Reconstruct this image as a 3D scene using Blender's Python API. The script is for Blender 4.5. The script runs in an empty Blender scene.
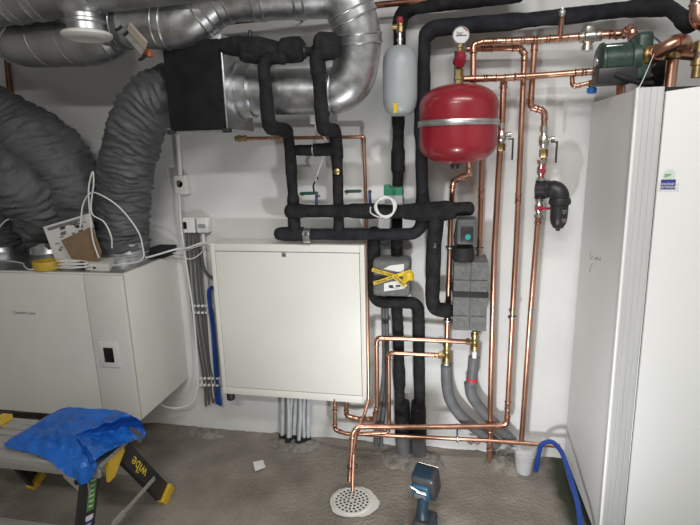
import bpy, bmesh, math, random
from mathutils import Vector, Matrix, noise
random.seed(7)
C = bpy.context.scene.collection
PI = math.pi
# ------------------------------------------------------------------ camera frame
CAM = Vector((0, -2.4, 1.556)); FPX = 500.0
_p, _r, _y = math.radians(12.8), math.radians(-1.43), math.radians(11.05)
_f = Vector((-math.sin(_y)*math.cos(_p), math.cos(_y)*math.cos(_p), -math.sin(_p)))
_r0 = Vector((math.cos(_y), math.sin(_y), 0)); _u0 = _r0.cross(_f)
RT = _r0*math.cos(_r) + _u0*math.sin(_r); UP = -_r0*math.sin(_r) + _u0*math.cos(_r)
def ray(x, y): return _f + RT*((x-350)/FPX) - UP*((y-262.5)/FPX)
def P(x, y, d=0.0):            # measured point at distance d in front of the back wall (wall is y=0)
    v = ray(x, y); return CAM + v*((2.4-d)/v.y)
def Z(x, y, z=0.0):            # measured point at height z
    v = ray(x, y); return CAM + v*((z-CAM.z)/v.z)
def PX(x, y, X):               # measured point on the plane x = X
    v = ray(x, y); return CAM + v*(X/v.x)
def V(*a): return Vector(a)

# ------------------------------------------------------------------ materials
def mat(name, col, rough=.5, metal=0., col2=None, nscale=12., bump=0., bscale=40., stretch=None, spec=None, trans=0., alpha=1., coat=0., detail=4., lo=.35, hi=.65, rvar=0., emit=None, ior=None):
    m = bpy.data.materials.new(name); m.use_nodes = True
    nt = m.node_tree; b = nt.nodes['Principled BSDF']
    b.inputs['Base Color'].default_value = (*col, 1); b.inputs['Roughness'].default_value = rough
    b.inputs['Metallic'].default_value = metal
    if spec is not None: b.inputs['Specular IOR Level'].default_value = spec
    if trans: b.inputs['Transmission Weight'].default_value = trans
    if ior: b.inputs['IOR'].default_value = ior
    if alpha < 1: b.inputs['Alpha'].default_value = alpha
    if coat: b.inputs['Coat Weight'].default_value = coat
    if emit: b.inputs['Emission Color'].default_value = (*emit[:3], 1); b.inputs['Emission Strength'].default_value = emit[3]
    tc = nt.nodes.new('ShaderNodeTexCoord'); mp = nt.nodes.new('ShaderNodeMapping')
    nt.links.new(tc.outputs['Object'], mp.inputs['Vector'])
    if stretch: mp.inputs['Scale'].default_value = stretch
    n = nt.nodes.new('ShaderNodeTexNoise'); n.inputs['Scale'].default_value = nscale; n.inputs['Detail'].default_value = detail
    nt.links.new(mp.outputs['Vector'], n.inputs['Vector'])
    if col2 is not None:
        r = nt.nodes.new('ShaderNodeValToRGB')
        r.color_ramp.elements[0].color = (*col, 1); r.color_ramp.elements[1].color = (*col2, 1)
        r.color_ramp.elements[0].position = lo; r.color_ramp.elements[1].position = hi
        nt.links.new(n.outputs['Fac'], r.inputs['Fac']); nt.links.new(r.outputs['Color'], b.inputs['Base Color'])
    if rvar:
        mr = nt.nodes.new('ShaderNodeMapRange')
        mr.inputs['To Min'].default_value = max(.02, rough-rvar); mr.inputs['To Max'].default_value = rough+rvar
        nt.links.new(n.outputs['Fac'], mr.inputs['Value']); nt.links.new(mr.outputs['Result'], b.inputs['Roughness'])
    if bump:
        n2 = nt.nodes.new('ShaderNodeTexNoise'); n2.inputs['Scale'].default_value = bscale; n2.inputs['Detail'].default_value = 5
        nt.links.new(mp.outputs['Vector'], n2.inputs['Vector'])
        bp = nt.nodes.new('ShaderNodeBump'); bp.inputs['Strength'].default_value = bump; bp.inputs['Distance'].default_value = .01
        nt.links.new(n2.outputs['Fac'], bp.inputs['Height']); nt.links.new(bp.outputs['Normal'], b.inputs['Normal'])
    return m
M = dict(
 wall=mat('white wall paint', (.70,.70,.69), .85, col2=(.78,.78,.77), nscale=2.2, bump=.08, bscale=60),
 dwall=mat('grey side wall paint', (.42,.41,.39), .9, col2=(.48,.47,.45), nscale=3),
 ceil=mat('ceiling paint', (.55,.55,.54), .9, col2=(.6,.6,.59), nscale=3),
 floor=mat('rough grey screed', (.150,.132,.110), .9, col2=(.335,.30,.257), nscale=3.6, bump=.9, bscale=70, detail=9, lo=.3, hi=.72),
 mortar=mat('crumbled mortar', (.17,.155,.132), .95, col2=(.32,.295,.26), nscale=30, bump=.9, bscale=120),
 copper=mat('copper pipe', (.52,.27,.185), .33, 1., col2=(.68,.40,.29), nscale=18, stretch=(1,1,.25), rvar=.08),
 copper2=mat('copper fitting', (.50,.255,.175), .28, 1., col2=(.76,.47,.36), nscale=40, rvar=.08),
 oldcopper=mat('dull brown copper', (.16,.075,.05), .5, 1., col2=(.26,.125,.085), nscale=20),
 brass=mat('brass', (.36,.26,.12), .38, 1., col2=(.54,.41,.20), nscale=30, rvar=.08),
 nickel=mat('nickel plated brass', (.60,.58,.52), .3, 1., col2=(.74,.72,.66), nscale=30),
 steel=mat('zinc steel', (.60,.60,.60), .38, 1., col2=(.72,.72,.71), nscale=25, rvar=.1),
 galv=mat('galvanised sheet', (.42,.43,.44), .36, .92, col2=(.64,.65,.66), nscale=22, rvar=.1, bump=.05, bscale=20),
 gdark=mat('dull galvanised sheet', (.36,.365,.37), .42, .9, col2=(.46,.465,.47), nscale=10, rvar=.1, bump=.05, bscale=16),
 foam=mat('black foam insulation', (.011,.011,.012), .8, col2=(.023,.023,.025), spec=.25, nscale=26, bump=.7, bscale=45),
 foam2=mat('charcoal foam insulation', (.014,.0145,.018), .8, spec=.25, col2=(.027,.028,.033), nscale=18, bump=.5, bscale=38),
 blackbox=mat('black foam sheet', (.008,.0085,.010), .8, spec=.2, col2=(.014,.0145,.017), nscale=14, bump=.3, bscale=50),
 flex=mat('grey duct sleeve', (.085,.089,.096), .55, spec=.4, col2=(.120,.126,.134), nscale=9, bump=.5, bscale=30),
 white=mat('white powder coat', (.80,.80,.77), .42, col2=(.83,.83,.80), nscale=3),
 cream=mat('warm white powder coat', (.76,.755,.70), .42, col2=(.80,.79,.74), nscale=3),
 ahu=mat('off white cabinet paint', (.70,.69,.65), .42, col2=(.74,.73,.69), nscale=3),
 hpside=mat('pale grey sheet metal', (.62,.62,.61), .45, col2=(.66,.66,.65), nscale=2),
 hpfront=mat('white front panel', (.80,.80,.79), .38, col2=(.82,.82,.81), nscale=2),
 alu=mat('brushed aluminium trim', (.60,.60,.60), .45, .3, col2=(.66,.66,.66), nscale=30, stretch=(1,1,.05)),
 aludull=mat('worn aluminium', (.46,.45,.44), .5, .65, col2=(.58,.57,.55), nscale=30, stretch=(.2,3,3), rvar=.1),
 seam=mat('dark seam', (.10,.095,.08), .8),
 shadowgap=mat('dark gap', (.02,.02,.02), .9),
 red=mat('red enamel', (.25,.012,.023), .3, col2=(.28,.015,.027), nscale=4, coat=.3),
 redplastic=mat('red plastic', (.32,.02,.045), .4),
 bottle=mat('translucent grey plastic', (.36,.39,.41), .38, col2=(.41,.44,.455), nscale=5, bump=.1, bscale=30),
 black=mat('black plastic', (.018,.018,.020), .42, col2=(.028,.028,.03), nscale=20),
 rubber=mat('black rubber', (.012,.012,.012), .7),
 greyep=mat('grey foam housing', (.13,.131,.13), .85, col2=(.175,.176,.174), nscale=60, bump=.35, bscale=160),
 dgrey=mat('dark grey plastic', (.085,.087,.092), .5, col2=(.105,.107,.112), nscale=20),
 conduit=mat('grey plastic conduit', (.115,.119,.125), .5, col2=(.15,.154,.16), nscale=20),
 dconduit=mat('dark grey cable', (.085,.085,.085), .55),
 pex=mat('pale grey plastic pipe', (.52,.55,.58), .4, col2=(.62,.64,.66), nscale=15),
 wplastic=mat('white plastic', (.80,.80,.78), .4, col2=(.83,.83,.81), nscale=12),
 cplastic=mat('ivory plastic', (.74,.73,.66), .45, col2=(.77,.76,.69), nscale=12),
 cable=mat('white cable', (.76,.76,.74), .5),
 blue=mat('blue plastic hose', (.010,.05,.28), .35, col2=(.014,.065,.33), nscale=20),
 dblue=mat('dark blue plastic', (.012,.02,.14), .45),
 bluecap=mat('bright blue cap', (.03,.16,.55), .4),
 teal=mat('petrol blue plastic', (.008,.040,.075), .42, col2=(.012,.058,.105), nscale=20),
 navy=mat('dark navy plastic', (.007,.018,.030), .4, col2=(.010,.026,.042), nscale=20),
 green=mat('green plastic', (.015,.16,.085), .5, col2=(.02,.2,.11), nscale=20),
 dgreen=mat('dark green plastic', (.008,.065,.045), .5),
 pgreen=mat('dark green enamel', (.022,.046,.036), .38, col2=(.036,.066,.052), nscale=30, bump=.1, bscale=80),
 ledteal=mat('teal button', (.02,.26,.27), .4, emit=(.03,.5,.5,.1)),
 yellow=mat('yellow plastic', (.62,.40,.03), .45, col2=(.70,.46,.05), nscale=14),
 ytape=mat('yellow tape', (.74,.52,.03), .4, col2=(.80,.58,.05), nscale=14),
 mustard=mat('mustard tape roll', (.52,.34,.035), .45, col2=(.60,.40,.05), nscale=20),
 bag=mat('blue thin plastic bag', (.008,.10,.44), .34, col2=(.016,.15,.58), nscale=9, bump=1., bscale=34),
 card=mat('brown cardboard', (.22,.145,.085), .8, col2=(.26,.175,.105), nscale=20),
 paper=mat('white paper', (.72,.72,.70), .7, col2=(.78,.78,.76), nscale=20),
 print=mat('printed ink', (.16,.16,.17), .8), ink=mat('black ink', (.02,.02,.02), .7), pale=mat('grey ink', (.25,.25,.25), .8),
 grate=mat('grey white grate', (.60,.59,.55), .5, col2=(.66,.65,.61), nscale=20),
 sgreen=mat('green sticker', (.09,.27,.07), .5), snavy=mat('navy sticker', (.04,.045,.26), .5), sleaf=mat('leaf green print', (.22,.38,.20), .6),
 smint=mat('pale mint print', (.62,.72,.62), .6),
 screen=mat('black glass', (.006,.006,.008), .15), lcd=mat('grey display', (.33,.35,.37), .3),
 glassface=mat('gauge dial', (.80,.80,.80), .35),
 clear=mat('clear plastic cup', (.90,.91,.92), .15, trans=.5, ior=1.1, alpha=.38),
 ywater=mat('greyish liquid', (.72,.70,.72), .4, trans=.3),
 redtape=mat('red tape', (.55,.03,.05), .4),
 rust=mat('orange plastic', (.35,.09,.03), .5), tan=mat('tan label board', (.42,.37,.30), .6),
 diffuser=mat('lamp lens', (.9,.9,.85), .3, emit=(1,.98,.92,3.)),
)
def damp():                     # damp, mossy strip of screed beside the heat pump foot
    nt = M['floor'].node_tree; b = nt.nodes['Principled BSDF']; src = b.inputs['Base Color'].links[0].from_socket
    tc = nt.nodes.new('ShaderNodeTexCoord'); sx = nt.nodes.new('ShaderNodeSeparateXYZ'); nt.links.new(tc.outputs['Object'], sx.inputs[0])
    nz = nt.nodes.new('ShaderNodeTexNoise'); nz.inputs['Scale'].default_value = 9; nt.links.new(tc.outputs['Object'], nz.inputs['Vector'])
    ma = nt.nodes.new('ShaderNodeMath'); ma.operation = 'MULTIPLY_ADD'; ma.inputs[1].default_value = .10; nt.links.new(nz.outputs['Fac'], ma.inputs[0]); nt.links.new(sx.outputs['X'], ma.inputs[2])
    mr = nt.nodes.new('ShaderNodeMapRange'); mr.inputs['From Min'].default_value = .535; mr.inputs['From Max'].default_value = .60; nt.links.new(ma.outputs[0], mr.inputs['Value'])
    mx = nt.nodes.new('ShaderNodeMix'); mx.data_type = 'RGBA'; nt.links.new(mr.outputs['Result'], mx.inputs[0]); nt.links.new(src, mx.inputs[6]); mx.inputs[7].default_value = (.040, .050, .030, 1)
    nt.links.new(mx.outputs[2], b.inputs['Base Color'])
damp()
# ------------------------------------------------------------------ geometry
ROOT = {}
class G:
    def __init__(s): s.v, s.f, s.m, s.mi = [], [], [], 0
    def add(s, vs, fs):
        o = len(s.v); s.v += [Vector(v) for v in vs]; s.f += [tuple(i+o for i in f) for f in fs]; s.m += [s.mi]*len(fs); return s
    def bm(s, b):
        b.verts.index_update(); s.add([v.co.copy() for v in b.verts], [[v.index for v in f.verts] for f in b.faces]); b.free(); return s
    def box(s, c, size, rot=None, bev=0., seg=2):
        b = bmesh.new(); bmesh.ops.create_cube(b, size=1)
        for v in b.verts: v.co = Vector((v.co.x*size[0], v.co.y*size[1], v.co.z*size[2]))
        if bev: bmesh.ops.bevel(b, geom=b.edges[:], offset=min(bev, min(size)*.45), segments=seg, profile=.6, affect='EDGES')
        for v in b.verts: v.co = (rot @ v.co if rot is not None else v.co) + Vector(c)
        return s.bm(b)
    def span(s, a, b_, bev=0., seg=2):
        a, b_ = Vector(a), Vector(b_); return s.box((a+b_)/2, [abs(x) for x in (b_-a)], None, bev, seg)
    def tube(s, pts, r, fil=0., seg=14, step=None, wob=0., cap=True, dome=False, func=None):
        pts = path(pts, fil); n0 = len(pts)
        if step: pts = resample(pts, step)
        rf = r if callable(r) else (lambda t: r)
        L = [0.]
        for a, b_ in zip(pts, pts[1:]): L.append(L[-1]+(b_-a).length)
        T = L[-1] or 1.
        fr = frames(pts); rings = []; ph = random.random()*50
        for i, (p, (t, u, w)) in enumerate(zip(pts, fr)):
            rr = rf(L[i]/T)
            row = []
            for k in range(seg):
                a = 2*PI*k/seg; q = rr
                if wob: q += wob*(noise.noise((L[i]*11+ph, math.cos(a)*.7, math.sin(a)*.7)) + .5*noise.noise((L[i]*45+ph, math.cos(a), math.sin(a))))
                if func: q += func(L[i], a, L[i]/T)
                row.append(p + u*(math.cos(a)*q) + w*(math.sin(a)*q))
            rings.append(row)
        if dome:
            def ends(row, p, t):
                c = sum(row, Vector())/len(row); out = []
                rr = (row[0]-c).length
                for k in (1, 2): 
                    a = k*PI/5.2; out.append([c + (v-c)*math.cos(a) + t*rr*.62*math.sin(a) for v in row])
                return out
            e0 = ends(rings[0], pts[0], -fr[0][0])[::-1]; e1 = ends(rings[-1], pts[-1], fr[-1][0])
            rings = e0 + rings + e1
        vs = [v for row in rings for v in row]; fs = []
        for i in range(len(rings)-1):
            for k in range(seg):
                a, b_ = i*seg+k, i*seg+(k+1) % seg; fs.append((a, b_, b_+seg, a+seg))
        if cap:
            fs.append(tuple(range(seg))[::-1]); o = (len(rings)-1)*seg; fs.append(tuple(o+k for k in range(seg)))
        return s.add(vs, fs)
    def lathe(s, prof, o, axis=(0, 0, 1), seg=28):
        ax = Vector(axis).normalized(); u = ax.orthogonal().normalized(); w = ax.cross(u); o = Vector(o)
        vs, fs = [], []
        for r, z in prof:
            for k in range(seg):
                a = 2*PI*k/seg; vs.append(o + ax*z + u*(r*math.cos(a)) + w*(r*math.sin(a)))
        n = len(prof)
        for i in range(n-1):
            for k in range(seg):
                a, b_ = i*seg+k, i*seg+(k+1) % seg; fs.append((a, b_, b_+seg, a+seg))
        if prof[0][0] > 1e-5: fs.append(tuple(range(seg))[::-1])
        if prof[-1][0] > 1e-5: fs.append(tuple((n-1)*seg+k for k in range(seg)))
        return s.add(vs, fs)
    def prism(s, poly, off):
        poly = [Vector(p) for p in poly]; off = Vector(off); n = len(poly)
        fs = [tuple(range(n)), tuple(range(2*n-1, n-1, -1))] + [(i, i+n, (i+1) % n+n, (i+1) % n) for i in range(n)]
        return s.add(poly+[p+off for p in poly], fs)
    def ring(s, c, axis, r, tr, seg=28, ts=8):
        ax = Vector(axis).normalized(); u = ax.orthogonal().normalized(); w = ax.cross(u); c = Vector(c); vs, fs = [], []
        for k in range(seg):
            a = 2*PI*k/seg; d = u*math.cos(a)+w*math.sin(a)
            for j in range(ts):
                b_ = 2*PI*j/ts; vs.append(c + d*(r+tr*math.cos(b_)) + ax*(tr*math.sin(b_)))
        for k in range(seg):
            for j in range(ts): fs.append((k*ts+j, ((k+1) % seg)*ts+j, ((k+1) % seg)*ts+(j+1) % ts, k*ts+(j+1) % ts))
        return s.add(vs, fs)
    def build(s, name, m, parent=None, label=None, cat=None, group=None, kind=None, smooth=True, base=None, sharp=38):
        me = bpy.data.meshes.new(name); L = Vector((0, 0, 0))
        if parent is not None: L = ROOT[parent.name]
        elif s.v:
            lo = [min(v[i] for v in s.v) for i in range(3)]; hi = [max(v[i] for v in s.v) for i in range(3)]
            L = Vector(base) if base is not None else Vector(((lo[0]+hi[0])/2, (lo[1]+hi[1])/2, lo[2]))
        me.from_pydata([tuple(v-L) for v in s.v], [], s.f)
        for x in (m if isinstance(m, (list, tuple)) else [m]): me.materials.append(M[x])
        b = bmesh.new(); b.from_mesh(me)
        bmesh.ops.recalc_face_normals(b, faces=b.faces[:]); b.to_mesh(me); b.free()
        if isinstance(m, (list, tuple)): me.polygons.foreach_set('material_index', s.m)
        me.polygons.foreach_set('use_smooth', [smooth]*len(me.polygons))
        if smooth: me.set_sharp_from_angle(angle=math.radians(sharp))
        me.update()
        o = bpy.data.objects.new(name, me); C.objects.link(o)
        if parent is not None: o.parent = parent
        else: o.location = L
        ROOT[o.name] = L
        tag(o, label, cat, group, kind)
        return o
def tag(o, label=None, cat=None, group=None, kind=None):
    if label: o['label'] = label
    if cat: o['category'] = cat
    if group: o['group'] = group
    if kind: o['kind'] = kind
def thing(name, label, cat, loc, group=None):
    o = bpy.data.objects.new(name, None); C.objects.link(o); o.location = loc; o.empty_display_size = .05
    ROOT[o.name] = Vector(loc); tag(o, label, cat, group); return o
def path(pts, fil):
    pts = [Vector(p) for p in pts]
    if not fil or len(pts) < 3: return pts
    out = [pts[0]]
    for i in range(1, len(pts)-1):
        p = pts[i]; a = (p-pts[i-1]); b_ = (pts[i+1]-p); la, lb = a.length, b_.length; a.normalize(); b_.normalize()
        th = a.angle(b_)
        if th < .08: out.append(p); continue
        fr = fil[i] if isinstance(fil, (list, dict)) else fil
        tl = min(fr*math.tan(th/2), la*.48, lb*.48); fr = tl/math.tan(th/2)
        n = max(3, int(th/.22)); s0 = p-a*tl
        cdir = (b_-a).normalized(); cen = p + cdir*(fr/math.cos(th/2))
        r0 = s0-cen; axis = a.cross(b_).normalized()
        for k in range(n+1): out.append(cen + Matrix.Rotation(th*k/n, 3, axis) @ r0)
    out.append(pts[-1]); return out
def resample(pts, step):
    out = [pts[0]]
    for a, b_ in zip(pts, pts[1:]):
        n = max(1, int(round((b_-a).length/step)))
        out += [a.lerp(b_, k/n) for k in range(1, n+1)]
    return out
def smoothp(pts, n=8):          # Catmull-Rom through points
    pts = [Vector(p) for p in pts]; q = [pts[0]*2-pts[1]]+pts+[pts[-1]*2-pts[-2]]; out = []
    for i in range(1, len(q)-2):
        for k in range(n):
            t = k/n; a, b_, c, d = q[i-1:i+3]
            out.append(.5*((2*b_)+(c-a)*t+(2*a-5*b_+4*c-d)*t*t+(3*b_-a-3*c+d)*t**3))
    out.append(pts[-1]); return out
def frames(pts):
    out = []; n = len(pts); u = None
    for i in range(n):
        t = (pts[min(i+1, n-1)]-pts[max(i-1, 0)])
        t = t.normalized() if t.length > 1e-9 else Vector((0, 0, 1))
        if u is None: u = t.orthogonal().normalized()
        u = (u - t*u.dot(t)); u = u.normalized() if u.length > 1e-6 else t.orthogonal().normalized()
        out.append((t, u, t.cross(u)))
    return out
def along(pts, f):              # point and tangent at fraction f of a polyline
    L = [(b_-a).length for a, b_ in zip(pts, pts[1:])]; s = f*sum(L)
    for (a, b_), l in zip(zip(pts, pts[1:]), L):
        if s <= l or b_ is pts[-1]: return a.lerp(b_, min(1, s/l)), (b_-a).normalized()
        s -= l
def rotm(x, y, z):              # matrix with given columns
    return Matrix((x, y, z)).transposed()
def text(parent, s, o, u, n, size, m, name='lettering', depth=.0004, align='LEFT'):
    u = Vector(u).normalized(); n = Vector(n).normalized(); v = n.cross(u)
    cu = bpy.data.curves.new('t', 'FONT'); cu.body = s; cu.size = size; cu.extrude = depth; cu.align_x = align; cu.resolution_u = 2
    t = bpy.data.objects.new('t', cu); C.objects.link(t)
    dg = bpy.context.evaluated_depsgraph_get(); me = t.evaluated_get(dg).to_mesh()
    vs = [Vector(o)+u*q.co.x+v*q.co.y+n*q.co.z for q in me.vertices]; fs = [tuple(p.vertices) for p in me.polygons]
    t.evaluated_get(dg).to_mesh_clear(); bpy.data.objects.remove(t); bpy.data.curves.remove(cu)
    g = G(); g.add(vs, fs); return g.build(name, m, parent, smooth=False)
# ---- pipes
def copper(name, label, pts, r, fil=None, joints=(), clips=(), m='copper', cat='pipe', group=None, elbows=True, domeclip='clip'):
    fil = fil or r*2.0; pts = [Vector(p) for p in pts]
    o = G().tube(pts, r, fil, 16).build(name, m, label=label, cat=cat, group=group)
    if elbows:
        for i in range(1, len(pts)-1):
            p = pts[i]; a = p-pts[i-1]; b_ = pts[i+1]-p; la, lb = a.length, b_.length; a.normalize(); b_.normalize(); th = a.angle(b_)
            if th < .35: continue
            tl = min(fil*math.tan(th/2), la*.48, lb*.48); ex = r*1.5
            e0 = p-a*min(tl+ex, la*.6); e1 = p+b_*min(tl+ex, lb*.6)
            g = G().tube([e0, p, e1], r*1.12, fil, 16)
            for q, d in ((e0, a), (e1, -b_)): g.ring(q+d*r*.35, d, r*1.12, r*.2, 16, 6)
            g.build('elbow_fitting', 'copper2', o)
    pp = path(pts, fil)
    for f in joints:
        c, t = along(pp, f); g = G().tube([c-t*r*1.8, c+t*r*1.8], r*1.12, 0, 16)
        for q in (-1.5, 1.5): g.ring(c+t*r*q, t, r*1.12, r*.22, 16, 6)
        g.build('coupling', 'copper2', o)
    for f in clips:
        c, t = along(pp, f); g = G().tube([c-t*.006, c+t*.006], r*1.5, 0, 16); g.tube([c+V(0, r, 0), V(c.x, -.002, c.z)], .004, 0, 8)
        k = g.build('pipe_clip', 'black', o)
        G().tube([c-t*.0035, c+t*.0035], r*1.65, 0, 16).build('clip_band', 'steel', k)
    return o
def insul(name, label, pts, r, fil=None, m='foam', dome=True, wob=None, cat='pipe', group=None):
    sd = random.random()*99; bp = .09+.05*random.random()
    def lag(l, a, t):        # taped joints: stepped lagging
        k = l/bp+sd; i = math.floor(k); f = k-i; s0, s1 = noise.cell(Vector((i*1.7, sd, 0))), noise.cell(Vector((i*1.7+1.7, sd, 0))); f = min(1, f/.18)
        return r*.13*((noise.cell(Vector((i*1.7-1.7, sd, 0))))*(1-f)+s0*f-.5)
    return G().tube(pts, r, fil or r*1.55, 16, .014, wob if wob is not None else r*.085, True, dome, lag).build(name, m, label=label, cat=cat, group=group, sharp=60)
def pts(*a): return [P(*q) for q in a]
# ================================================================== SETTING
XL, XR, YF, ZC = -2.62, 1.75, -4.2, 2.62
def slab(name, a, b_, m):
    return G().span(a, b_).build(name, m, kind='structure', smooth=False)
slab('wall_back', (XL-.1, 0, -.1), (XR+.1, .12, ZC), 'wall')
slab('wall_left', (XL-.1, YF, -.1), (XL, 0, ZC), 'dwall')
slab('wall_right', (XR, YF, -.1), (XR+.1, 0, ZC), 'wall')
slab('wall_front', (XL-.1, YF-.1, -.1), (XR+.1, YF, ZC), 'dwall')
slab('ceiling', (XL-.1, YF-.1, ZC), (XR+.1, .12, ZC+.1), 'ceil')
g = G(); nx, ny = 220, 120; vs = []; y0 = -2.6
for j in range(ny+1):
    for i in range(nx+1):
        x = XL+(XR-XL)*i/nx; y = y0*(1-j/ny)
        z = .006*noise.noise((x*2.2, y*2.2, 0))+.003*noise.noise((x*9, y*9, 3))
        e = max(0, 1+y/.13); z += e*e*(.010+.014*noise.noise((x*6, y*6, 8))+.008*noise.noise((x*30, y*30, 1)))
        vs.append((x, y, z-.004))
g.add(vs, [(j*(nx+1)+i, j*(nx+1)+i+1, (j+1)*(nx+1)+i+1, (j+1)*(nx+1)+i) for j in range(ny) for i in range(nx)])
g.span((XL, YF, -.1), (XR, y0, -.004))
g.build('floor', 'floor', kind='structure', base=(0, 0, 0))

# ================================================================== VENTILATION UNIT (left, on the wall)
AX, AF, AB, AT = -1.416, -.475, .312, 1.034; AL = -2.5
ahu = thing('ventilation_unit', 'wide off-white ventilation unit hung on the wall at left under grey ducts', 'ventilation unit', ((AX+AL)/2, AF/2, AB))
G().span((AL, AF+.022, AB), (AX, -.003, AT), .006).build('casing', 'ahu', ahu)
xs = [AL, P(83, 274, -AF).x, AX]
dx = P(92, 340, -AF).x
G().span((AL, AF, AB+.002), (dx-.002, AF+.022, AT-.004), .004).build('front_panel', 'ahu', ahu)
G().span((dx+.002, AF, AB+.002), (AX-.0005, AF+.0185, AT-.004), .003).build('end_panel', 'ahu', ahu)
G().span((dx-.004, AF+.008, AB+.004), (dx+.004, AF+.024, AT-.006)).build('panel_gap', 'seam', ahu)
q0, q1 = P(104, 347, -AF), P(115.5, 362, -AF); c = (q0+q1)/2
fr = G(); fr.box((c.x, AF-.003, c.z), (abs(q1.x-q0.x)+.05, .006, abs(q0.z-q1.z)+.05), None, .003)
fo = fr.build('control_frame', 'ahu', ahu)
G().box((c.x, AF-.0065, c.z), (abs(q1.x-q0.x), .003, abs(q0.z-q1.z)), None, .001).build('control_screen', 'screen', fo)
q = P(13, 312.5, -AF)
text(ahu, 'Comfort Line', (q.x, AF-.0006, q.z-.006), (1, 0, 0), (0, -1, 0), .022, 'print')
G().span((AX-.03, AF+.017, AB+.004), (AX-.0012, AF+.024, AT-.004)).build('corner_gap', 'tan', ahu)
# grooves of the unit's top: dark sheet with flange
G().span((AL+.01, AF+.03, AT-.001), (AX-.012, -.012, AT+.003)).build('top_sheet', 'gdark', ahu)

def collar(px, py, r, dep, label):
    c = P(px, py, dep); c.z = AT+.0005
    g = G(); g.lathe([(r*1.10, 0), (r*1.10, .008), (r, .010), (r, .030), (r*1.03, .034), (r*1.03, .042), (r, .046), (r, .095)], c)
    o = g.build('duct_collar', 'galv', label=label, cat='duct collar', group='duct collars on the ventilation unit')
    return c
c1 = collar(126, 260, .118, .185, 'widest galvanised collar under the upright grey flexible duct, rightmost on ventilation unit')
c3 = collar(53, 258, .098, .17, 'galvanised collar behind the yellow tape roll, middle of the visible three')
c4 = collar(4, 257, .092, .16, 'galvanised collar at the left edge of the ventilation unit top')

def flexduct(label, pl, rf, step=.006, amp=.018, seed=0.):
    def fn(l, a, t):
        ls = l+.035*math.sin(a+seed)+.02*math.sin(2*a+l*4); n = abs(noise.noise((ls*40+seed, math.cos(a)*1.3, math.sin(a)*1.3+seed)))*2-.5; n2 = noise.noise((ls*88+seed, math.cos(a)*2.2, math.sin(a)*2.2))
        big = noise.noise((l*5+seed, math.cos(a)*1., math.sin(a)*1.+9))
        return amp*(.8*n+.5*n2) + .014*big
    return G().tube(smoothp(pl, 10), rf, 0, 56, step, 0, True, False, fn).build('flexible_duct', 'flex', label=label, cat='duct', group='grey flexible ducts', sharp=70)
def lerpf(*ks):
    def f(t):
        for (a, va), (b_, vb) in zip(ks, ks[1:]):
            if t <= b_: return va+(vb-va)*(t-a)/(b_-a)
        return ks[-1][1]
    return f
top1 = c1+V(0, 0, .070)
flexduct('thick grey flexible duct rising from the unit to the black box side', [P(176, 88, .36), P(158, 96, .36), P(141, 116, .34), P(130.5, 148, .29), P(124.5, 190, .23), P(123, 225, .195), top1], lerpf((0, .10), (.12, .115), (.3, .118), (.6, .120), (.9, .120), (1, .119)), amp=.015, seed=1)
flexduct('grey flexible duct sweeping down from upper left behind the paper sheet', [P(-40, 100, .22), P(-5, 120, .22), P(35, 142, .22), P(64, 172, .19), P(81, 208, .17), P(86, 232, .16), V(P(87, 240, .16).x, -.16, AT+.01)], lerpf((0, .150), (.4, .160), (.7, .148), (1, .13)), seed=5)
flexduct('lower grey flexible duct bending down to the collar behind the yellow roll', [P(-50, 152, .36), P(-12, 166, .36), P(20, 186, .33), P(42, 212, .25), V(c3.x-.01, c3.y-.015, AT+.16), c3+V(0, 0, .065)], lerpf((0, .125), (.5, .138), (.8, .126), (1, .099)), seed=9)
flexduct('grey flexible duct at far left edge, mostly hidden behind another duct', [P(-60, 186, .17), P(-25, 194, .17), P(-4, 210, .17), V(c4.x, c4.y, AT+.15), c4+V(0, 0, .065)], lerpf((0, .11), (.6, .118), (1, .099)), seed=13)

# ================================================================== SHEET METAL DUCTS
def spiral(label, pl, r, fil, m='gdark', bands=(), helix=True, group='round sheet metal ducts', name='ventilation_duct', pitch=.11, ends=False):
    pl = [Vector(p) for p in pl]; pp = path(pl, fil)
    g = G().tube(pl, r, fil, 40, .05)
    if helix:
        for a, b_ in zip(pl, pl[1:]):
            l = (b_-a).length
            t = (b_-a).normalized(); u = t.orthogonal().normalized(); w = t.cross(u); n = int(l/pitch*20)
            s0, s1 = (fil if a is not pl[0] else .0), (fil if b_ is not pl[-1] else .0)
            if l-s0-s1 < .12: continue
            hp = [a+t*(l*k/n)+(u*math.cos(k*PI/10)+w*math.sin(k*PI/10))*(r+.0005) for k in range(n+1) if s0 < l*k/n < l-s1]
            if len(hp) > 4: g.tube(hp, .0022, 0, 6)
    o = g.build(name, m, label=label, cat='duct', group=group)
    for f in bands:
        c, t = along(pp, f); b2 = G().tube([c-t*.016, c+t*.016], r+.0025, 0, 40); b2.ring(c-t*.016, t, r+.001, .0045, 40, 6); b2.ring(c+t*.016, t, r+.001, .0045, 40, 6)
        b2.build('joint_band', 'galv', o)
    return o
spiral('upper left round duct along the ceiling carrying the white capped branch', [P(-60, 7, .62), P(0, -3, .62), P(62, -13, .62), P(235, -34, .62)], .098, .1, bands=(.28, .36), pitch=.14)
spiral('dark round duct behind, hanging low across the upper left wall', [P(-4, -20, .45), P(6, 43, .45), P(108, 40, .45), P(128, 5, .34)], .099, .13, bands=(.30, .78), pitch=.13)
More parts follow.
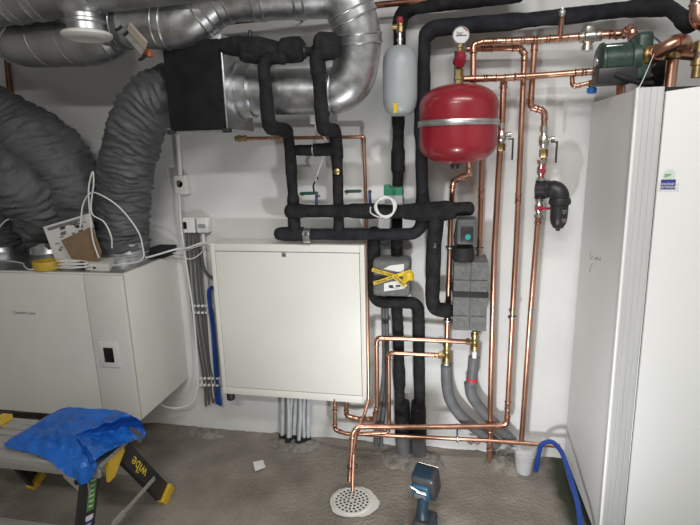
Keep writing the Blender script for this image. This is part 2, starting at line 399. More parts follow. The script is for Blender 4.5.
# branch with cap
b0 = P(82, -4, .62); b1 = P(82.5, 35, .62)
t_ = thing('branch_collar', 'short downward duct branch closed with a white round cap', 'duct branch', b0-V(0, 0, .13))
zt = b0.z-.06; g = G(); zt = P(82, 36, .62).z; hh = b0.z-zt; g.lathe([(.090, hh), (.082, hh*.62), (.068, hh*.50), (.068, hh*.40), (.072, hh*.37), (.072, hh*.30), (.066, hh*.27), (.066, 0)], (b0.x, b0.y, zt)); g.build('collar', 'galv', t_)
g = G(); zc = P(83, 36, .62).z; g.lathe([(.0, -.010), (.056, -.010), (.062, -.014), (.080, -.010), (.088, -.002), (.088, .006), (.083, .010), (.066, .011)], (b0.x, b0.y, zc)); g.build('cap', 'wplastic', t_)
spiral('middle round duct piece with a strap and tag, running into the big elbow', [P(70, 2, .50), P(110, 23, .50), P(182, 25, .50), P(222, -4, .48), P(346, -9, .40), P(359, 40, .36), P(352, 92, .33), P(285, 92, .33), P(239, 93, .33)], .090, .15, m='galv', bands=(.115, .22, .30, .345, .42, .50, .62, .665, .80), pitch=.2, name='ventilation_duct')
# strap + tag
c, t = P(124, 23.5, .50), (P(182, 25, .5)-P(110, 23, .5)).normalized()
st = thing('duct_strap', 'dark strap with a tan tag plate and orange clip around the round duct', 'strap', c-V(0, 0, .12))
G().tube([c-t*.018, c+t*.018], .0935, 0, 40).build('band', 'dgrey', st)
a0, a1, a2, a3 = P(129, 23, .63), P(146, 42, .63), P(144, 49, .62), P(127, 30, .62)
G().prism([a0, a1, a2, a3], V(.004, .006, .002)).build('tag_plate', 'tan', st)
G().prism([P(127, 31, .615), P(144, 50, .615), P(141, 55, .61), P(125, 36, .61)], V(.003, .006, .002)).build('backing_plate', 'aludull', st)
for a, b_ in ((P(115.5, 30, .61), P(122, 26, .61)), (P(124, 35, .61), P(129, 30, .615)), (P(139, 60, .6), P(146, 55, .6))):
    G().tube([a, (a+b_)/2+V(0, 0, -.003), b_], .006, .004, 8).build('bolt', 'black', st)
G().tube([P(143, 56, .58), P(149, 50, .58), P(150, 57, .58)], .012, .01, 8).build('clip', 'rust', st)

# black faced box
BF, BB = .50, .20
p00, p10, p11, p01 = P(163, 40, BF), P(219, 38, BF), P(226, 129.5, BF), P(169, 131, BF)
x0, x1 = (p00.x+p01.x)/2, (p10.x+p11.x)/2; z1 = p10.z; z0 = (p11.z+p01.z)/2
bx = thing('duct_silencer_box', 'square galvanised duct box with a black foam covered front', 'duct box', ((x0+x1)/2, -(BF+BB)/2, z0))
G().span((x0+.004, -BF+.02, z0), (x1, -BB, z1+.02), .004).build('metal_case', 'galv', bx)
G().span((x0, -BF, z0), (x1-.006, -BF+.02, z1), .004).build('foam_front', 'blackbox', bx)
G().span((x0-.012, -BF+.012, z0-.012), (x1+.012, -BF+.03, z0)).build('bottom_flange', 'galv', bx)
for xx in (x0, x1): 
    c = V(xx, -BF+.01, z0-.004); G().box(c, (.03, .03, .018), None, .004).build('corner_clip', 'black', bx)
c = P(233, 93, .33); G().lathe([(.118, 0), (.118, .012), (.104, .016), (.104, .06)], (x1, -.33, c.z), (1, 0, 0)).build('spigot', 'galv', bx)

# ================================================================== MANIFOLD CABINET
CX0, CX1, CZ0, CZ1, CF = -1.140, -.371, .313, 1.118, -.15
cab = thing('manifold_cabinet', 'white flat manifold cabinet on the wall in the middle with a small lock', 'cabinet', ((CX0+CX1)/2, CF/2, CZ0))
G().span((CX0, CF+.012, CZ0), (CX1, -.002, CZ1), .004).build('casing', 'cream', cab)
dz0, dz1 = P(300, 392, .15).z, P(300, 252, .15).z
g = G(); b = .022
g.span((CX0-.0005, CF, CZ0), (CX0+b, CF+.013, CZ1+.0005), .002); g.span((CX1-b, CF, CZ0), (CX1+.0005, CF+.013, CZ1+.0005), .002); g.span((CX0+b+.0005, CF, dz1), (CX1-b-.0005, CF+.012, CZ1), .002); g.span((CX0+b+.0005, CF, CZ0), (CX1-b-.0005, CF+.012, dz0), .002)
g.build('door_frame', 'cream', cab)
G().span((CX0+b-.004, CF+.008, dz0-.004), (CX1-b+.004, CF+.013, dz1+.004)).build('door_gap', 'seam', cab)
do = G().span((CX0+b+.002, CF-.002, dz0+.003), (CX1-b-.002, CF+.009, dz1-.003), .003).build('door', 'cream', cab)
c = P(284.5, 251.5, .15); c.z = P(284.5, 252, .15).z-.012
lk = G().box((c.x, CF-.005, c.z), (.022, .008, .020), None, .003).build('lock', 'steel', do)
G().box((c.x, CF-.0095, c.z), (.003, .001, .010)).build('keyhole', 'shadowgap', lk)
g = G(); c = P(233, 396, .10); g.lathe([(.016, 0), (.021, -.006), (.022, -.040), (.017, -.045)], (c.x, -.125, CZ0-.001), (0, 0, 1)); g.build('cable_gland', 'black', cab)
# pale pipes below the cabinet
PB = [(283.5, 282, 434), (288, 288, 438), (293, 289.5, 435), (297, 293.5, 437), (300.5, 298, 436), (305, 304, 434), (309, 307.5, 432)]
names = ['first from left', 'second from left', 'third from left', 'middle one of seven', 'fifth from left', 'sixth from left', 'last on the right']
for i, (xa, xb, yb) in enumerate(PB):
    d = .04+.035*(i % 3 == 1)+.02*(i % 3 == 2); a = P(xa, 396, d); a.z = CZ0+.004; b_ = P(xb, yb, d); b_.z = -.01; mid = (a+b_)/2+V(.006*math.sin(i*2.1), 0, 0)
    o = G().tube(smoothp([a, mid, b_], 6), .0095 if i % 3 else .012, 0, 12).build('heating_pipe', 'pex', label='pale grey plastic pipe from cabinet into floor, '+names[i]+' in bundle', cat='pipe', group='plastic pipes under the white cabinet')
    G().tube([V(b_.x, b_.y, .0), V(b_.x, b_.y, .028+.01*(i % 2))], .0165, 0, 12, .008, .003).build('floor_sleeve', 'rubber', o)
# ================================================================== BLACK INSULATED PIPES
insul('insulated_pipe', 'straight black insulated pipe rising behind the grey plastic bottle and turning at the ceiling', pts((397, 257, .075), (399, 60, .075), (400, 9, .09), (440, 4, .12), (520, -6, .12)), .031, .06)
insul('insulated_pipe', 'long black insulated pipe rising behind the red vessel then along the top right wall', pts((272+6, 234, .15), (415, 234, .14), (423, 224, .13), (421, 130, .13), (425, 29, .13), (520, 21, .12), (640, 8, .12), (668, 7, .15), (690, 24, .34)), .033, .055, m='foam2')
g = G(); c = P(308, 235, .15); t = V(1, 0, 0); 
cl = G().tube([c-t*.016, c+t*.016], .0385, 0, 24).build('pipe_clamp', 'steel', label='zinc clamp around the lower horizontal black pipe above the white cabinet', cat='pipe clamp')
G().box(c+V(0, -.041, .012), (.018, .008, .018), None, .002).build('clamp_bolt', 'dgrey', cl)
# two vertical risers with jogs
insul('insulated_pipe', 'left black insulated pipe with a jog, dropping past the round duct to the cabinet', pts((283, 58, .49), (263, 58, .49), (269, 127, .46), (288, 131, .17), (291, 160, .15), (295, 232, .15)), .029, .045)
insul('insulated_pipe', 'right black insulated pipe with a jog and a brass gauge port', pts((330, 53, .49), (317, 54, .49), (323, 129, .45), (335, 130, .17), (337, 150, .15), (339, 232, .15)), .029, .045)
c = P(337, 171.5, .18); g = G(); g.lathe([(.014, 0), (.014, .008), (.010, .010), (.004, .012), (0, .012)], c, (0, -1, 0), 16); g.build('sensor_port', 'brass', label='small round brass port on the right jogged black pipe', cat='fitting')
x = P(291, 150, .15); y = P(337, 149, .15); m_ = P(313.5, 150, .15)
cr = insul('insulated_pipe', 'short black insulated cross link between the two jogged pipes', [x, m_+V(-.004, 0, 0)], .026)
G().tube([m_+V(-.002, 0, 0), m_+V(.003, 0, 0)], .029, 0, 16).build('joint_gap', 'steel', cr)
G().tube([m_+V(.004, 0, 0), y], .029, 0, 16, .015, .003).build('right_sleeve', 'foam', cr)
# valve train at top
va = thing('insulated_valve', 'black foam wrapped valve beside the duct box, left of the pair', 'valve', P(245, 60, .47))
G().tube(pts((221, 46, .47), (240, 46, .47), (262, 49, .47), (283, 53, .47)), lerpf((0, .026), (.2, .034), (.6, .044), (1, .036)), 0, 18, .015, .004, True, True).build('body', 'foam', va)
G().tube([P(250, 44, .47), P(250, 30, .47)], lerpf((0, .016), (.5, .007), (1, .006)), 0, 10).build('stem', 'black', va)
G().tube(pts((244, 55, .47), (266, 57, .47)), .030, 0, 16, .015, .003, True, True).build('lower_body', 'foam', va)
g = G(); g.lathe([(0, -.05), (.03, -.048), (.045, -.035), (.047, 0), (.045, .035), (.03, .048), (0, .05)], P(292, 50, .47), (1, -.1, 0), 20); g.build('knuckle', 'foam', va)
G().tube(pts((296, 51, .47), (313, 52, .47)), .017, 0, 14, .01, .002).build('neck', 'foam', va)
G().ring(P(305, 52, .47), (1, 0, 0), .019, .006, 18, 6).build('neck_ring', 'black', va)
vb = thing('insulated_valve', 'black foam wrapped valve beside the shiny duct elbow, right of the pair', 'valve', P(326, 58, .47))
g = G(); g.lathe([(0, -.05), (.035, -.045), (.048, -.03), (.048, .03), (.035, .045), (0, .05)], P(327, 46, .47), (1, 0, -.1), 20); g.build('body', 'foam', vb)
G().tube([P(330, 43, .47), P(330, 33, .47)], lerpf((0, .012), (.5, .009), (1, .008)), 0, 10).build('stem', 'black', vb)
G().tube(pts((313, 52, .47), (324, 50, .47)), .024, 0, 14, .012, .003).build('inlet', 'foam', vb)
# big horizontal manifold pipe with branch
o = insul('insulated_pipe', 'upper horizontal black insulated pipe with a thick right end and a branch going down', pts((289, 211, .17), (345, 211, .17), (400, 211, .17), (440, 210, .19), (470, 208.5, .21)), .034, .03)
G().tube(pts((437, 212, .19), (434, 240, .17), (432, 300, .16), (434, 309, .16), (449, 311, .18)), .033, .05, 16, .018, .0035, True, True).build('branch', 'foam', o)
G().tube(pts((404, 212, .17), (440, 211, .19), (456, 210, .2)), lerpf((0, .033), (.3, .041), (.8, .044), (1, .033)), 0, 18, .012, .004, True, False).build('thick_lagging', 'foam', o)
text(o, 'OBJ', P(434, 243, .215), (0, 0, -1), (0, -1, 0), .014, 'pale', 'printed_mark')
# pipes below: to the grey housing
insul('insulated_pipe', 'black insulated pipe passing left of and under the grey taped housing to the floor', pts((374, 230, .08), (374, 302, .12), (418, 302.5, .11), (420, 430, .09)), .031, .04)
insul('insulated_pipe', 'straight black insulated pipe below the grey taped housing, left of its twin at the floor', pts((397, 306, .09), (399, 360, .08), (400, 434, .08)), .030)
for (px, l) in ((404, 'left'), (419, 'right')):
    a = P(px-.8, 428, .085); b_ = P(px, 456, .085); b_.z = -.02; a.y = b_.y = -.085
    o = G().tube([a, b_], lerpf((0, .036), (.3, .0365), (1, .040)), 0, 20, .02, .001).build('floor_sleeve_pipe', 'conduit', label='grey plastic sleeve around the %s black pipe where it enters the floor' % l, cat='pipe sleeve', group='grey floor sleeves')
    G().tube([a+V(0, 0, .15), a+V(0, 0, -.03)], lerpf((0, .032), (.25, .037), (.6, .038), (1, .043)), 0, 18, .01, .003).build('foam_cuff', 'foam', o)
# grey conduits behind
for i, (px, pb) in enumerate(((383.5, 376), (386.5, 381))):
    a, b_ = P(px, 308, .02), P(pb, 440, .03); b_.z = -.01
    G().tube(smoothp([a, P(px+.5, 375, .02), P(pb+1, 425, .03), b_], 6), .011, 0, 10).build('conduit', 'conduit', label='grey conduit behind the copper pipes at the floor, %s of two' % ('left', 'right')[i], cat='conduit', group='grey conduits behind copper')

# ================================================================== COPPER PIPES
copper('copper_pipe', 'dull brown pipe near the ceiling passing behind the round ducts', pts((222, 22.5, .12), (291, 15.5, .12), (383, 4.5, .12), (436, -1, .12)), .013, m='oldcopper', joints=(.32,), clips=(.36,))
copper('copper_pipe', 'dull copper pipe at the far left edge under the dark duct', pts((7, 60, .03), (12, 110, .03)), .014, m='oldcopper')
cp = copper('copper_pipe', 'thin copper pipe turning down beside the white cabinet to the floor drain', [P(244, 138.5, .06), P(363.5, 137, .06), P(366, 200, .06), V(P(367.3, 300, .10).x, -.10, P(367, 300, .10).z), P(368.5, 400, .16), P(364, 416, .22), P(356, 436, .34), P(353.5, 455, .45), P(352.5, 492, .545)], .0085, .02, joints=(.06,), elbows=False)
g = G().tube(pts((361, 137, .06), (363.6, 137, .06), (363.8, 143, .06)), .0105, .016, 14); g.build('elbow_fitting', 'copper2', cp)
bf = thing('brass_fitting', 'brass end fitting on the thin copper pipe below the black duct box', 'fitting', P(241, 142, .06))
c = P(241, 138.5, .06); g = G(); g.lathe([(.012, -.03), (.012, -.018), (.017, -.016), (.017, .0), (.012, .002), (.012, .012), (.016, .014), (.016, .028), (.010, .030)], c, (1, 0, 0), 6); g.build('body', 'brass', bf)
G().tube([c+V(0, 0, .0), c+V(0, -.02, 0)], .010, 0, 12).build('side_port', 'brass', bf)
# right hand risers
RC = .0135
pB = copper('copper_pipe', 'middle tall copper riser right of the vessel, turning left to the drain', pts((466, 49, .10), (520, 48, .10), (524.5, 54, .10), (516.5, 240, .11), (508, 400, .13), (507, 426, .13), (430, 427, .20), (358, 426.5, .30), (352.5, 434, .33), (349.5, 482, .50)), .0125, .035, joints=(.03, .08, .29, .63), clips=(.478,))
pG = copper('copper_pipe', 'right copper riser with jog, running down through the black filter to the floor', pts((535, 40, .13), (530.5, 107, .12), (544.5, 111, .12), (544, 131, .12)), .0125, .026, joints=(.05, .72))
G().tube(pts((544.3, 158, .12), (542, 168, .12)), .0135, 0, 14).build('tail', 'copper', pG)
copper('copper_pipe', 'lower length of right copper riser from the red handled valve down to the floor', pts((538.5, 214, .12), (530, 320, .12), (521.5, 442, .12)), .0125, joints=(.02,))
pC = copper('copper_pipe', 'left tall copper riser right of the red vessel, with lever valve, running to the floor', pts((503.8, 78, .12), (502, 122, .12), (500, 150, .12), (494.5, 250, .115), (491, 380, .115), (489.5, 460, .115)), .0135, joints=(.01, .9, .955))
copper('copper_pipe', 'short copper riser directly behind the red vessel dropping into the grey foam housing', pts((484, 100, .07), (479, 264, .09)), .0125, joints=(.55,), clips=(.90,))
pD = copper('copper_pipe', 'upper horizontal copper pipe from behind the vessel to the nickel mixing valve', pts((473, 96, .15), (473.5, 45, .15), (482, 42, .15), (535, 40, .15), (581, 36.5, .16)), .0125, .026, joints=(.42, .50, .60, .68, .76, .84, .95))
pF = copper('copper_pipe', 'lower horizontal copper pipe from the gauge group to the green pump', pts((463, 79, .17), (503, 78, .17), (548, 75, .17), (598, 71, .20)), .0125, joints=(.13, .22, .36, .44, .88, .93))
copper('copper_pipe', 'small bent copper branch ending at the blue capped drain valve', pts((572, 74, .175), (572.5, 87, .175), (591, 82.5, .185)), .0085, .016)
av = thing('air_vent', 'slim copper standpipe with silver tip above the upper copper pipe', 'air vent', P(560, 38, .15))
G().tube(pts((560, 38, .16), (562, 17, .19)), .010, 0, 14).build('standpipe', 'copper', av)
g = G(); a, b_ = P(562, 17, .19), P(562.5, 8, .19); g.tube([a, b_], lerpf((0, .008), (.3, .013), (.6, .013), (.7, .007), (1, .007)), 0, 12, .006); g.build('tip', 'steel', av)
# bottom long run + cabinet outlets
copper('copper_pipe', 'long thin copper pipe low along the wall from the cabinet to the white heat pump', pts((334.8, 398, .14), (335, 430, .15), (346, 433.5, .16), (400, 436, .15), (490, 440.5, .13), (560, 446, .12)), .0105, .022, joints=(.04,), m='copper', clips=(.62,))
copper('copper_pipe', 'copper pipe leaving the cabinet, dipping and rising to the upper brass tee', pts((346, 398, .13), (346.5, 416, .13), (358, 419, .13), (374.5, 419, .14), (377, 405, .15), (376.5, 338, .16), (400, 338.5, .15), (471, 342, .13)), .0115, .024, joints=(.10, .26))
copper('copper_pipe', 'shorter copper pipe bending from the floor run up to the lower brass tee', pts((362, 434, .17), (388, 432.5, .15), (389, 420, .14), (388.5, 354, .14), (395, 353, .14), (443, 355.5, .12)), .0105, .022, joints=(.93,))
def tee(label, px, y0_, y1_, d, side, sy):
    a, b_ = P(px, y0_, d), P(px-.3, y1_, d); t = thing('brass_tee', label, 'tee fitting', b_)
    ax = b_-a; l = ax.length; c = P(px, sy, d)
    g = G(); g.lathe([(.014, 0), (.014, l*.08), (.020, l*.1), (.020, l*.28), (.016, l*.3), (.016, l*.42), (.018, l*.45), (.018, l*.6), (.016, l*.63), (.016, l*.70), (.021, l*.72), (.021, l*.92), (.014, l*.95), (.014, l)], a, ax, 12); g.build('body', 'brass', t)
    g = G(); g.lathe([(.013, .010), (.013, .022), (.018, .024), (.018, .040), (.013, .042)], c, (-1, 0, 0), 6); g.build('side_nut', 'brass', t)
    return b_
t1 = tee('lower brass tee at the bottom of the copper pipe left of the grey housing', 447, 339, 363, .12, -1, 355.5)
t2 = tee('upper brass tee just under the grey foam housing', 475, 331, 351, .13, -1, 342)
copper('copper_pipe', 'copper pipe from the red vessel bottom running down left of the grey housing', pts((469.5, 155, .22), (469, 174, .2), (453, 181, .17), (451, 215, .13), (446.8, 342, .12)), .0125, .022, joints=(.1, .70), clips=(.50, .88))
# white stubs and grey sleeved hoses
o = G().tube(pts((446.5, 361, .12), (446, 372, .12)), .0115, 0, 12).build('plastic_pipe', 'wplastic', label='short white plastic pipe below the lower brass tee', cat='pipe')
o = G().tube(pts((474.5, 349, .13), (474, 372, .13)), .0115, 0, 12).build('plastic_pipe', 'wplastic', label='short white plastic pipe below the upper brass tee', cat='pipe')
G().tube(smoothp(pts((446.3, 365, .12), (447, 385, .115), (451, 402, .11), (463, 418, .105), (480, 432, .10), (498, 445, .09)), 7), .0275, 0, 18, .02, .001).build('sleeved_hose', 'conduit', label='long grey foam sleeve curving from the lower brass tee to the floor', cat='hose', group='grey sleeved hoses')
o = G().tube(smoothp(pts((469.5, 382, .10), (472, 396, .10), (481, 409, .095), (495, 424, .09), (514, 443, .08)), 7), .0270, 0, 18, .02, .001).build('sleeved_hose', 'conduit', label='grey sleeved hose curving to the floor below the red taped sleeve', cat='hose', group='grey sleeved hoses')
o = G().tube(pts((474, 357, .12), (471.5, 383, .12)), .0265, 0, 18, .02, .001).build('pipe_sleeve', 'conduit', label='short grey foam sleeve with a red tape band', cat='pipe sleeve')
a, b_ = P(472, 377.5, .12), P(471.8, 380, .12); G().tube([a, b_], .028, 0, 18).build('tape_band', 'redtape', o)
# ================================================================== RED VESSEL
D0 = .25
c = P(458, 124, D0); R = (P(498, 124, D0)-P(419, 124, D0)).length/2
zt, zb = P(458, 84, D0).z, P(458, 164, D0).z
ve = thing('expansion_vessel', 'red round expansion vessel strapped to the wall with a zinc band', 'expansion vessel', (c.x, c.y, zb))
h = zt-zb; k = h*.27
prof = [(.0, 0)] + [(R*math.sin(a)**.8, k*(1-math.cos(a))) for a in [i*PI/2/10 for i in range(1, 11)]]
prof = prof + [(R, h*.35), (R, h*.48), (R*1.008, h*.485), (R*1.008, h*.505), (R, h*.51), (R, h*.62)] + [(r, h-z) for r, z in prof[:11][::-1]]
G().lathe(prof, (c.x, c.y, zb), seg=48).build('shell', 'red', ve)
zs = P(458, 124.5, D0+R).z
b = G(); zs2 = P(458, 123.5, D0).z
b.lathe([(R+.001, -.012), (R+.005, -.011), (R+.006, -.004), (R+.003, 0), (R+.006, .004), (R+.005, .011), (R+.001, .012)], (c.x, c.y, zs2), (0, 0, 1), 48)
st = b.build('strap', 'steel', ve)
G().span((c.x-R*.25, -.003, zs2-.02), (c.x+R*.25, c.y+R*.9, zs2+.02)).build('bracket', 'steel', ve)
q = P(455, 168, D0); g = G(); g.lathe([(.0, -.016), (.014, -.014), (.020, 0), (.018, .02)], (q.x, c.y, zb-.004), (0, 0, 1), 16); g.build('valve_cap', 'black', ve)
# gauge group
gg = thing('pressure_gauge', 'round white pressure gauge above the red vessel', 'gauge', P(461, 45, .20))
c = P(461, 35, .21); ax = V(.12, -1, -.02).normalized(); rg = .034
G().lathe([(rg*.9, -.028), (rg, -.02), (rg, .002), (rg*.9, .004), (rg*.9, .0)], c, ax, 32).build('case', 'steel', gg)
G().lathe([(rg*.91, -.003), (rg*.91, .001), (0, .001)], c, ax, 32).build('dial', 'glassface', gg)
u = V(0, 0, 1).cross(-ax).normalized()*-1; u = V(1, .12, 0).normalized()
text(gg, 'bar', c+ax*.0015-u*.018+V(0, 0, .001), u, ax, .020, 'ink', 'dial_lettering')
G().tube([c+ax*.002+u*.022+V(0, 0, -.002), c+ax*.002-u*.020+V(0, 0, -.0025)], .0016, 0, 6).build('needle', 'ink', gg)
w = ax.cross(u); g = G(); g.tube([c+ax*.0015+u*(rg*.78*math.cos(a))+w*(rg*.78*math.sin(a)) for a in [.5+i*.1 for i in range(9)]], .0018, 0, 6); g.build('red_arc', 'redplastic', gg)
G().lathe([(.009, 0), (.009, .014), (.013, .016), (.013, .028), (.010, .030), (.010, .05)], P(460.5, 52, .20), (0, 0, 1), 6).build('stem', 'brass', gg)
sv = thing('safety_valve', 'brass safety valve with a dark red cap below the pressure gauge', 'safety valve', P(459, 82, .20))
G().tube(pts((460.3, 52, .20), (459, 81, .20)), .0135, 0, 14).build('body', 'brass', sv)
c = P(460, 59, .22); G().lathe([(.0, .030), (.014, .028), (.022, .018), (.025, 0), (.026, -.02), (.018, -.03), (0, -.032)], c, (.15, -.5, .6), 8).build('cap', 'redplastic', sv)
G().lathe([(.019, -.014), (.019, .012), (.015, .016)], P(459, 73, .20), (0, 0, 1), 6).build('lower_nut', 'brass', sv)
G().lathe([(.017, -.02), (.017, .0), (.022, .002), (.022, .016)], P(459, 80, .20), (0, 0, 1), 6).build('base_nut', 'brass', sv)
G().span(P(454.5, 51, .06), P(456.5, 82, .02)).build('back_plate', 'black', sv)

# ================================================================== GREY BOTTLE
d = .22; zt, zb = P(400, 45, d).z, P(400, 116, d).z; c = P(400, 80, d); R = (P(417, 80, d)-P(382.5, 80, d)).length/2; h = zt-zb
bo = thing('air_separator_bottle', 'pale grey plastic bottle hanging in front of a black pipe', 'bottle', (c.x, c.y, zb))
pr = [(R*.42, 0), (R*.62, .004), (R*.80, h*.06), (R*.95, h*.15), (R, h*.26), (R, h*.72), (R*.95, h*.84), (R*.80, h*.92), (R*.55, h*.975), (R*.22, h*.995), (R*.16, h)]
G().lathe(pr, (c.x, c.y, zb), seg=36).build('body', 'bottle', bo)
G().lathe([(.010, -.01), (.010, .012), (.013, .014), (.013, .024), (.009, .026), (.009, .05)], (c.x, c.y, zt), (0, 0, 1), 14).build('neck', 'steel', bo)
nv = thing('bottle_valve', 'small brass valve with a red cap on top of the grey bottle', 'valve', (c.x, c.y, zt+.05))
zz = zt+.046; g = G(); g.lathe([(.011, 0), (.015, .003), (.015, .024), (.012, .027), (.012, .036)], (c.x, c.y, zz), (0, 0, 1), 8); g.tube([V(c.x-.03, c.y, zz+.022), V(c.x, c.y, zz+.022)], .011, 0, 10); g.build('body', 'brass', nv)
G().lathe([(.012, 0), (.014, .004), (.014, .018), (.009, .024), (0, .024)], (c.x, c.y, zz+.035), (0, 0, 1), 12).build('cap', 'redplastic', nv)
G().prism([P(393, 103, d+R*.98), P(397, 103, d+R), P(397, 113, d+R*.86), P(393.5, 113, d+R*.84)], V(0, .006, 0)).build('faded_label', 'ytape', bo)

# ================================================================== VALVES ON THE RISERS
def lever_valve(label, px, y0_, y1_, d, hx, hy0, hy1):
    a, b_ = P(px, y0_, d), P(px-.6, y1_, d); t = thing('lever_valve', label, 'valve', b_); ax = b_-a; l = ax.length; ax.normalize()
    g = G(); g.lathe([(.017, 0), (.017, l*.18), (.013, l*.2), (.013, l*.26), (.020, l*.34), (.022, l*.5), (.020, l*.62), (.014, l*.68), (.014, l*.72)], a, ax, 16); g.build('body', 'nickel', t)
    G().lathe([(.018, 0), (.018, l*.24), (.015, l*.27)], a+ax*l*.74, ax, 6).build('nut', 'brass', t)
    c = a+ax*l*.42; s = P(hx, (y0_*.6+y1_*.4), d+.03); s = V(s.x, c.y-.012, c.z)
    G().tube([c, V(s.x-.012, s.y, s.z)], .0085, 0, 10).build('spindle', 'nickel', t)
    G().tube([V(s.x-.02, s.y, s.z), V(s.x-.004, s.y, s.z)], .011, 0, 10).build('spindle_nut', 'nickel', t)
    h0, h1 = P(hx, hy0, d+.01), P(hx-.2, hy1, d+.01)
    g = G(); g.box((h0+h1)/2, (.007, .014, (h0-h1).length), None, .003); g.box((V(s.x, h0.y, h0.z)+V(s.x-.012, h0.y, h0.z))/2+V(0, 0, -.004), (.022, .014, .006), None, .002); g.build('lever', 'black', t)
lever_valve('nickel valve with hanging black lever, just right of the red vessel', 501.5, 123, 151, .12, 512.7, 138, 160)
lever_valve('nickel valve with hanging black lever, above the black water filter', 544, 126, 157, .12, 556.5, 141, 163)
def red_valve(label, px, y0_, y1_, d, turn):
    a, b_ = P(px, y0_, d), P(px-.7, y1_, d); t = thing('ball_valve', label, 'valve', b_); ax = b_-a; l = ax.length; ax.normalize(); c = a+ax*l*.5
    g = G(); g.lathe([(.019, 0), (.019, l*.16), (.014, l*.19), (.014, l*.25), (.019, l*.35), (.020, l*.5), (.019, l*.65), (.014, l*.75), (.014, l*.82), (.020, l*.85), (.020, l)], a, ax, 14); g.build('body', 'nickel', t)
    g = G(); g.lathe([(.008, 0), (.008, .03), (.012, .031), (.012, .038), (0, .039)], c, (0, -1, 0), 12)
    dr = V(1, 0, 0) if turn else V(.1, 0, 1)
    g.box(c+V(0, -.034, 0)+dr.normalized()*(.012 if turn else 0), (.058, .006, .011) if turn else (.012, .006, .058), None, .003); g.build('handle', 'redplastic', t)
red_valve('small nickel valve with upright red handle above the black filter', 541.8, 160, 181, .12, False)
red_valve('small nickel valve with sideways red handle below the black filter', 539.3, 198, 217, .12, True)
# filter
fl = thing('water_filter', 'black angled dirt filter canister on the right copper riser', 'filter', P(558, 232, .16))
G().tube(pts((541.4, 180.5, .12), (540, 198.5, .12)), .0235, 0, 20, .012).build('pipe_sleeve', 'black', fl)
g = G(); e0, e1, e2 = P(536.5, 189, .12), P(560, 189.5, .16), P(559.5, 205, .16)
g.tube([e0, e1, e2], lerpf((0, .033), (.35, .033), (.4, .038), (1, .038)), .05, 24, .01); el = g.build('elbow', 'black', fl)
c = e0.lerp(e1, .5); G().ring(c, e1-e0, .034, .005, 24, 8).build('union_ring', 'black', fl)
zt, zb = P(559, 198, .16).z, P(559, 231, .16).z; h = zt-zb
G().lathe([(.0, 0), (.008, .001), (.010, h*.07), (.020, h*.10), (.031, h*.24), (.035, h*.4), (.0365, h*.8), (.044, h*.82), (.045, h*.9), (.041, h)], (e2.x, e2.y, zb), (0, 0, 1), 28).build('canister', 'black', fl)
for i, yy in enumerate((211, 219.5)):
    q = P(562, yy, .16); g = G()
    n = V(.35, -.94, 0).normalized(); u = V(.94, .35, 0)
    for j in range(3): g.box(V(e2.x, e2.y, q.z)+n*.0362+u*(.002)+V(0, 0, .006-.006*j), (.022-.004*j, .002, .0025), rotm(u, -n, V(0, 0, 1)))
    g.build('printed_mark', 'pale', fl)

# ================================================================== PUMP GROUP (grey housing)
x0, x1 = P(453, 300, .22).x, P(487.5, 300, .22).x; zt, zb = P(470, 262, .22).z, P(470, 331, .22).z; yf = -.22
ho = thing('foam_housing', 'tall grey moulded foam housing with grooves and a black strap', 'pump housing', ((x0+x1)/2, yf/2, zb))
g = G(); mx = x0+(x1-x0)*.50; rows = [zb, zb+(zt-zb)*.22, zb+(zt-zb)*.50, zb+(zt-zb)*.74, zt]
for xa, xb in ((x0, mx), (mx, x1)):
    for a, b_ in zip(rows, rows[1:]): g.span((xa+.0008, yf, a+.0008), (xb-.0008, yf+.03, b_-.0008), .004)
g.span((x0+.004, yf+.006, zb+.004), (x1-.004, -.05, zt-.004)); g.span((x0, yf+.04, zb), (x1, -.05, zt), .006)
g.build('shell', 'greyep', ho)
zs = P(470, 294.5, .22).z; g = G(); g.span((x0-.003, yf-.004, zs-.012), (x1+.003, -.06, zs+.012), .002); g.build('strap', 'rubber', ho)
pu = thing('circulation_pump', 'small dark grey circulation pump with a teal button above the foam housing', 'pump', P(466, 262, .20))
a, b_ = P(457, 219.5, .27), P(476.5, 245, .27)
g = G(); g.span((a.x, -.27, b_.z), (b_.x, -.16, a.z), .010, 3); hd = g.build('motor_head', 'dgrey', pu)
a2, b2 = P(461, 227, .27), P(473, 243, .27); g = G(); g.span((a2.x, -.276, b2.z), (b2.x, -.268, a2.z), .004); pl = g.build('control_plate', 'black', hd)
q = P(468, 237, .277); G().lathe([(.012, 0), (.012, .003), (.007, .0035), (0, .0035)], q+V(0, .004, 0), (0, -1, 0), 20).build('button', 'ledteal', hd)
q = P(463, 253, .20); g = G(); g.lathe([(.040, -.034), (.047, -.028), (.049, .0), (.047, .028), (.040, .034)], q, (0, 0, 1), 26); g.build('volute', 'rubber', pu)
G().tube(pts((457.5, 222, .25), (455, 236, .23), (456, 246, .22)), .009, .02, 10, .01, .002).build('cable_sleeve', 'rubber', pu)

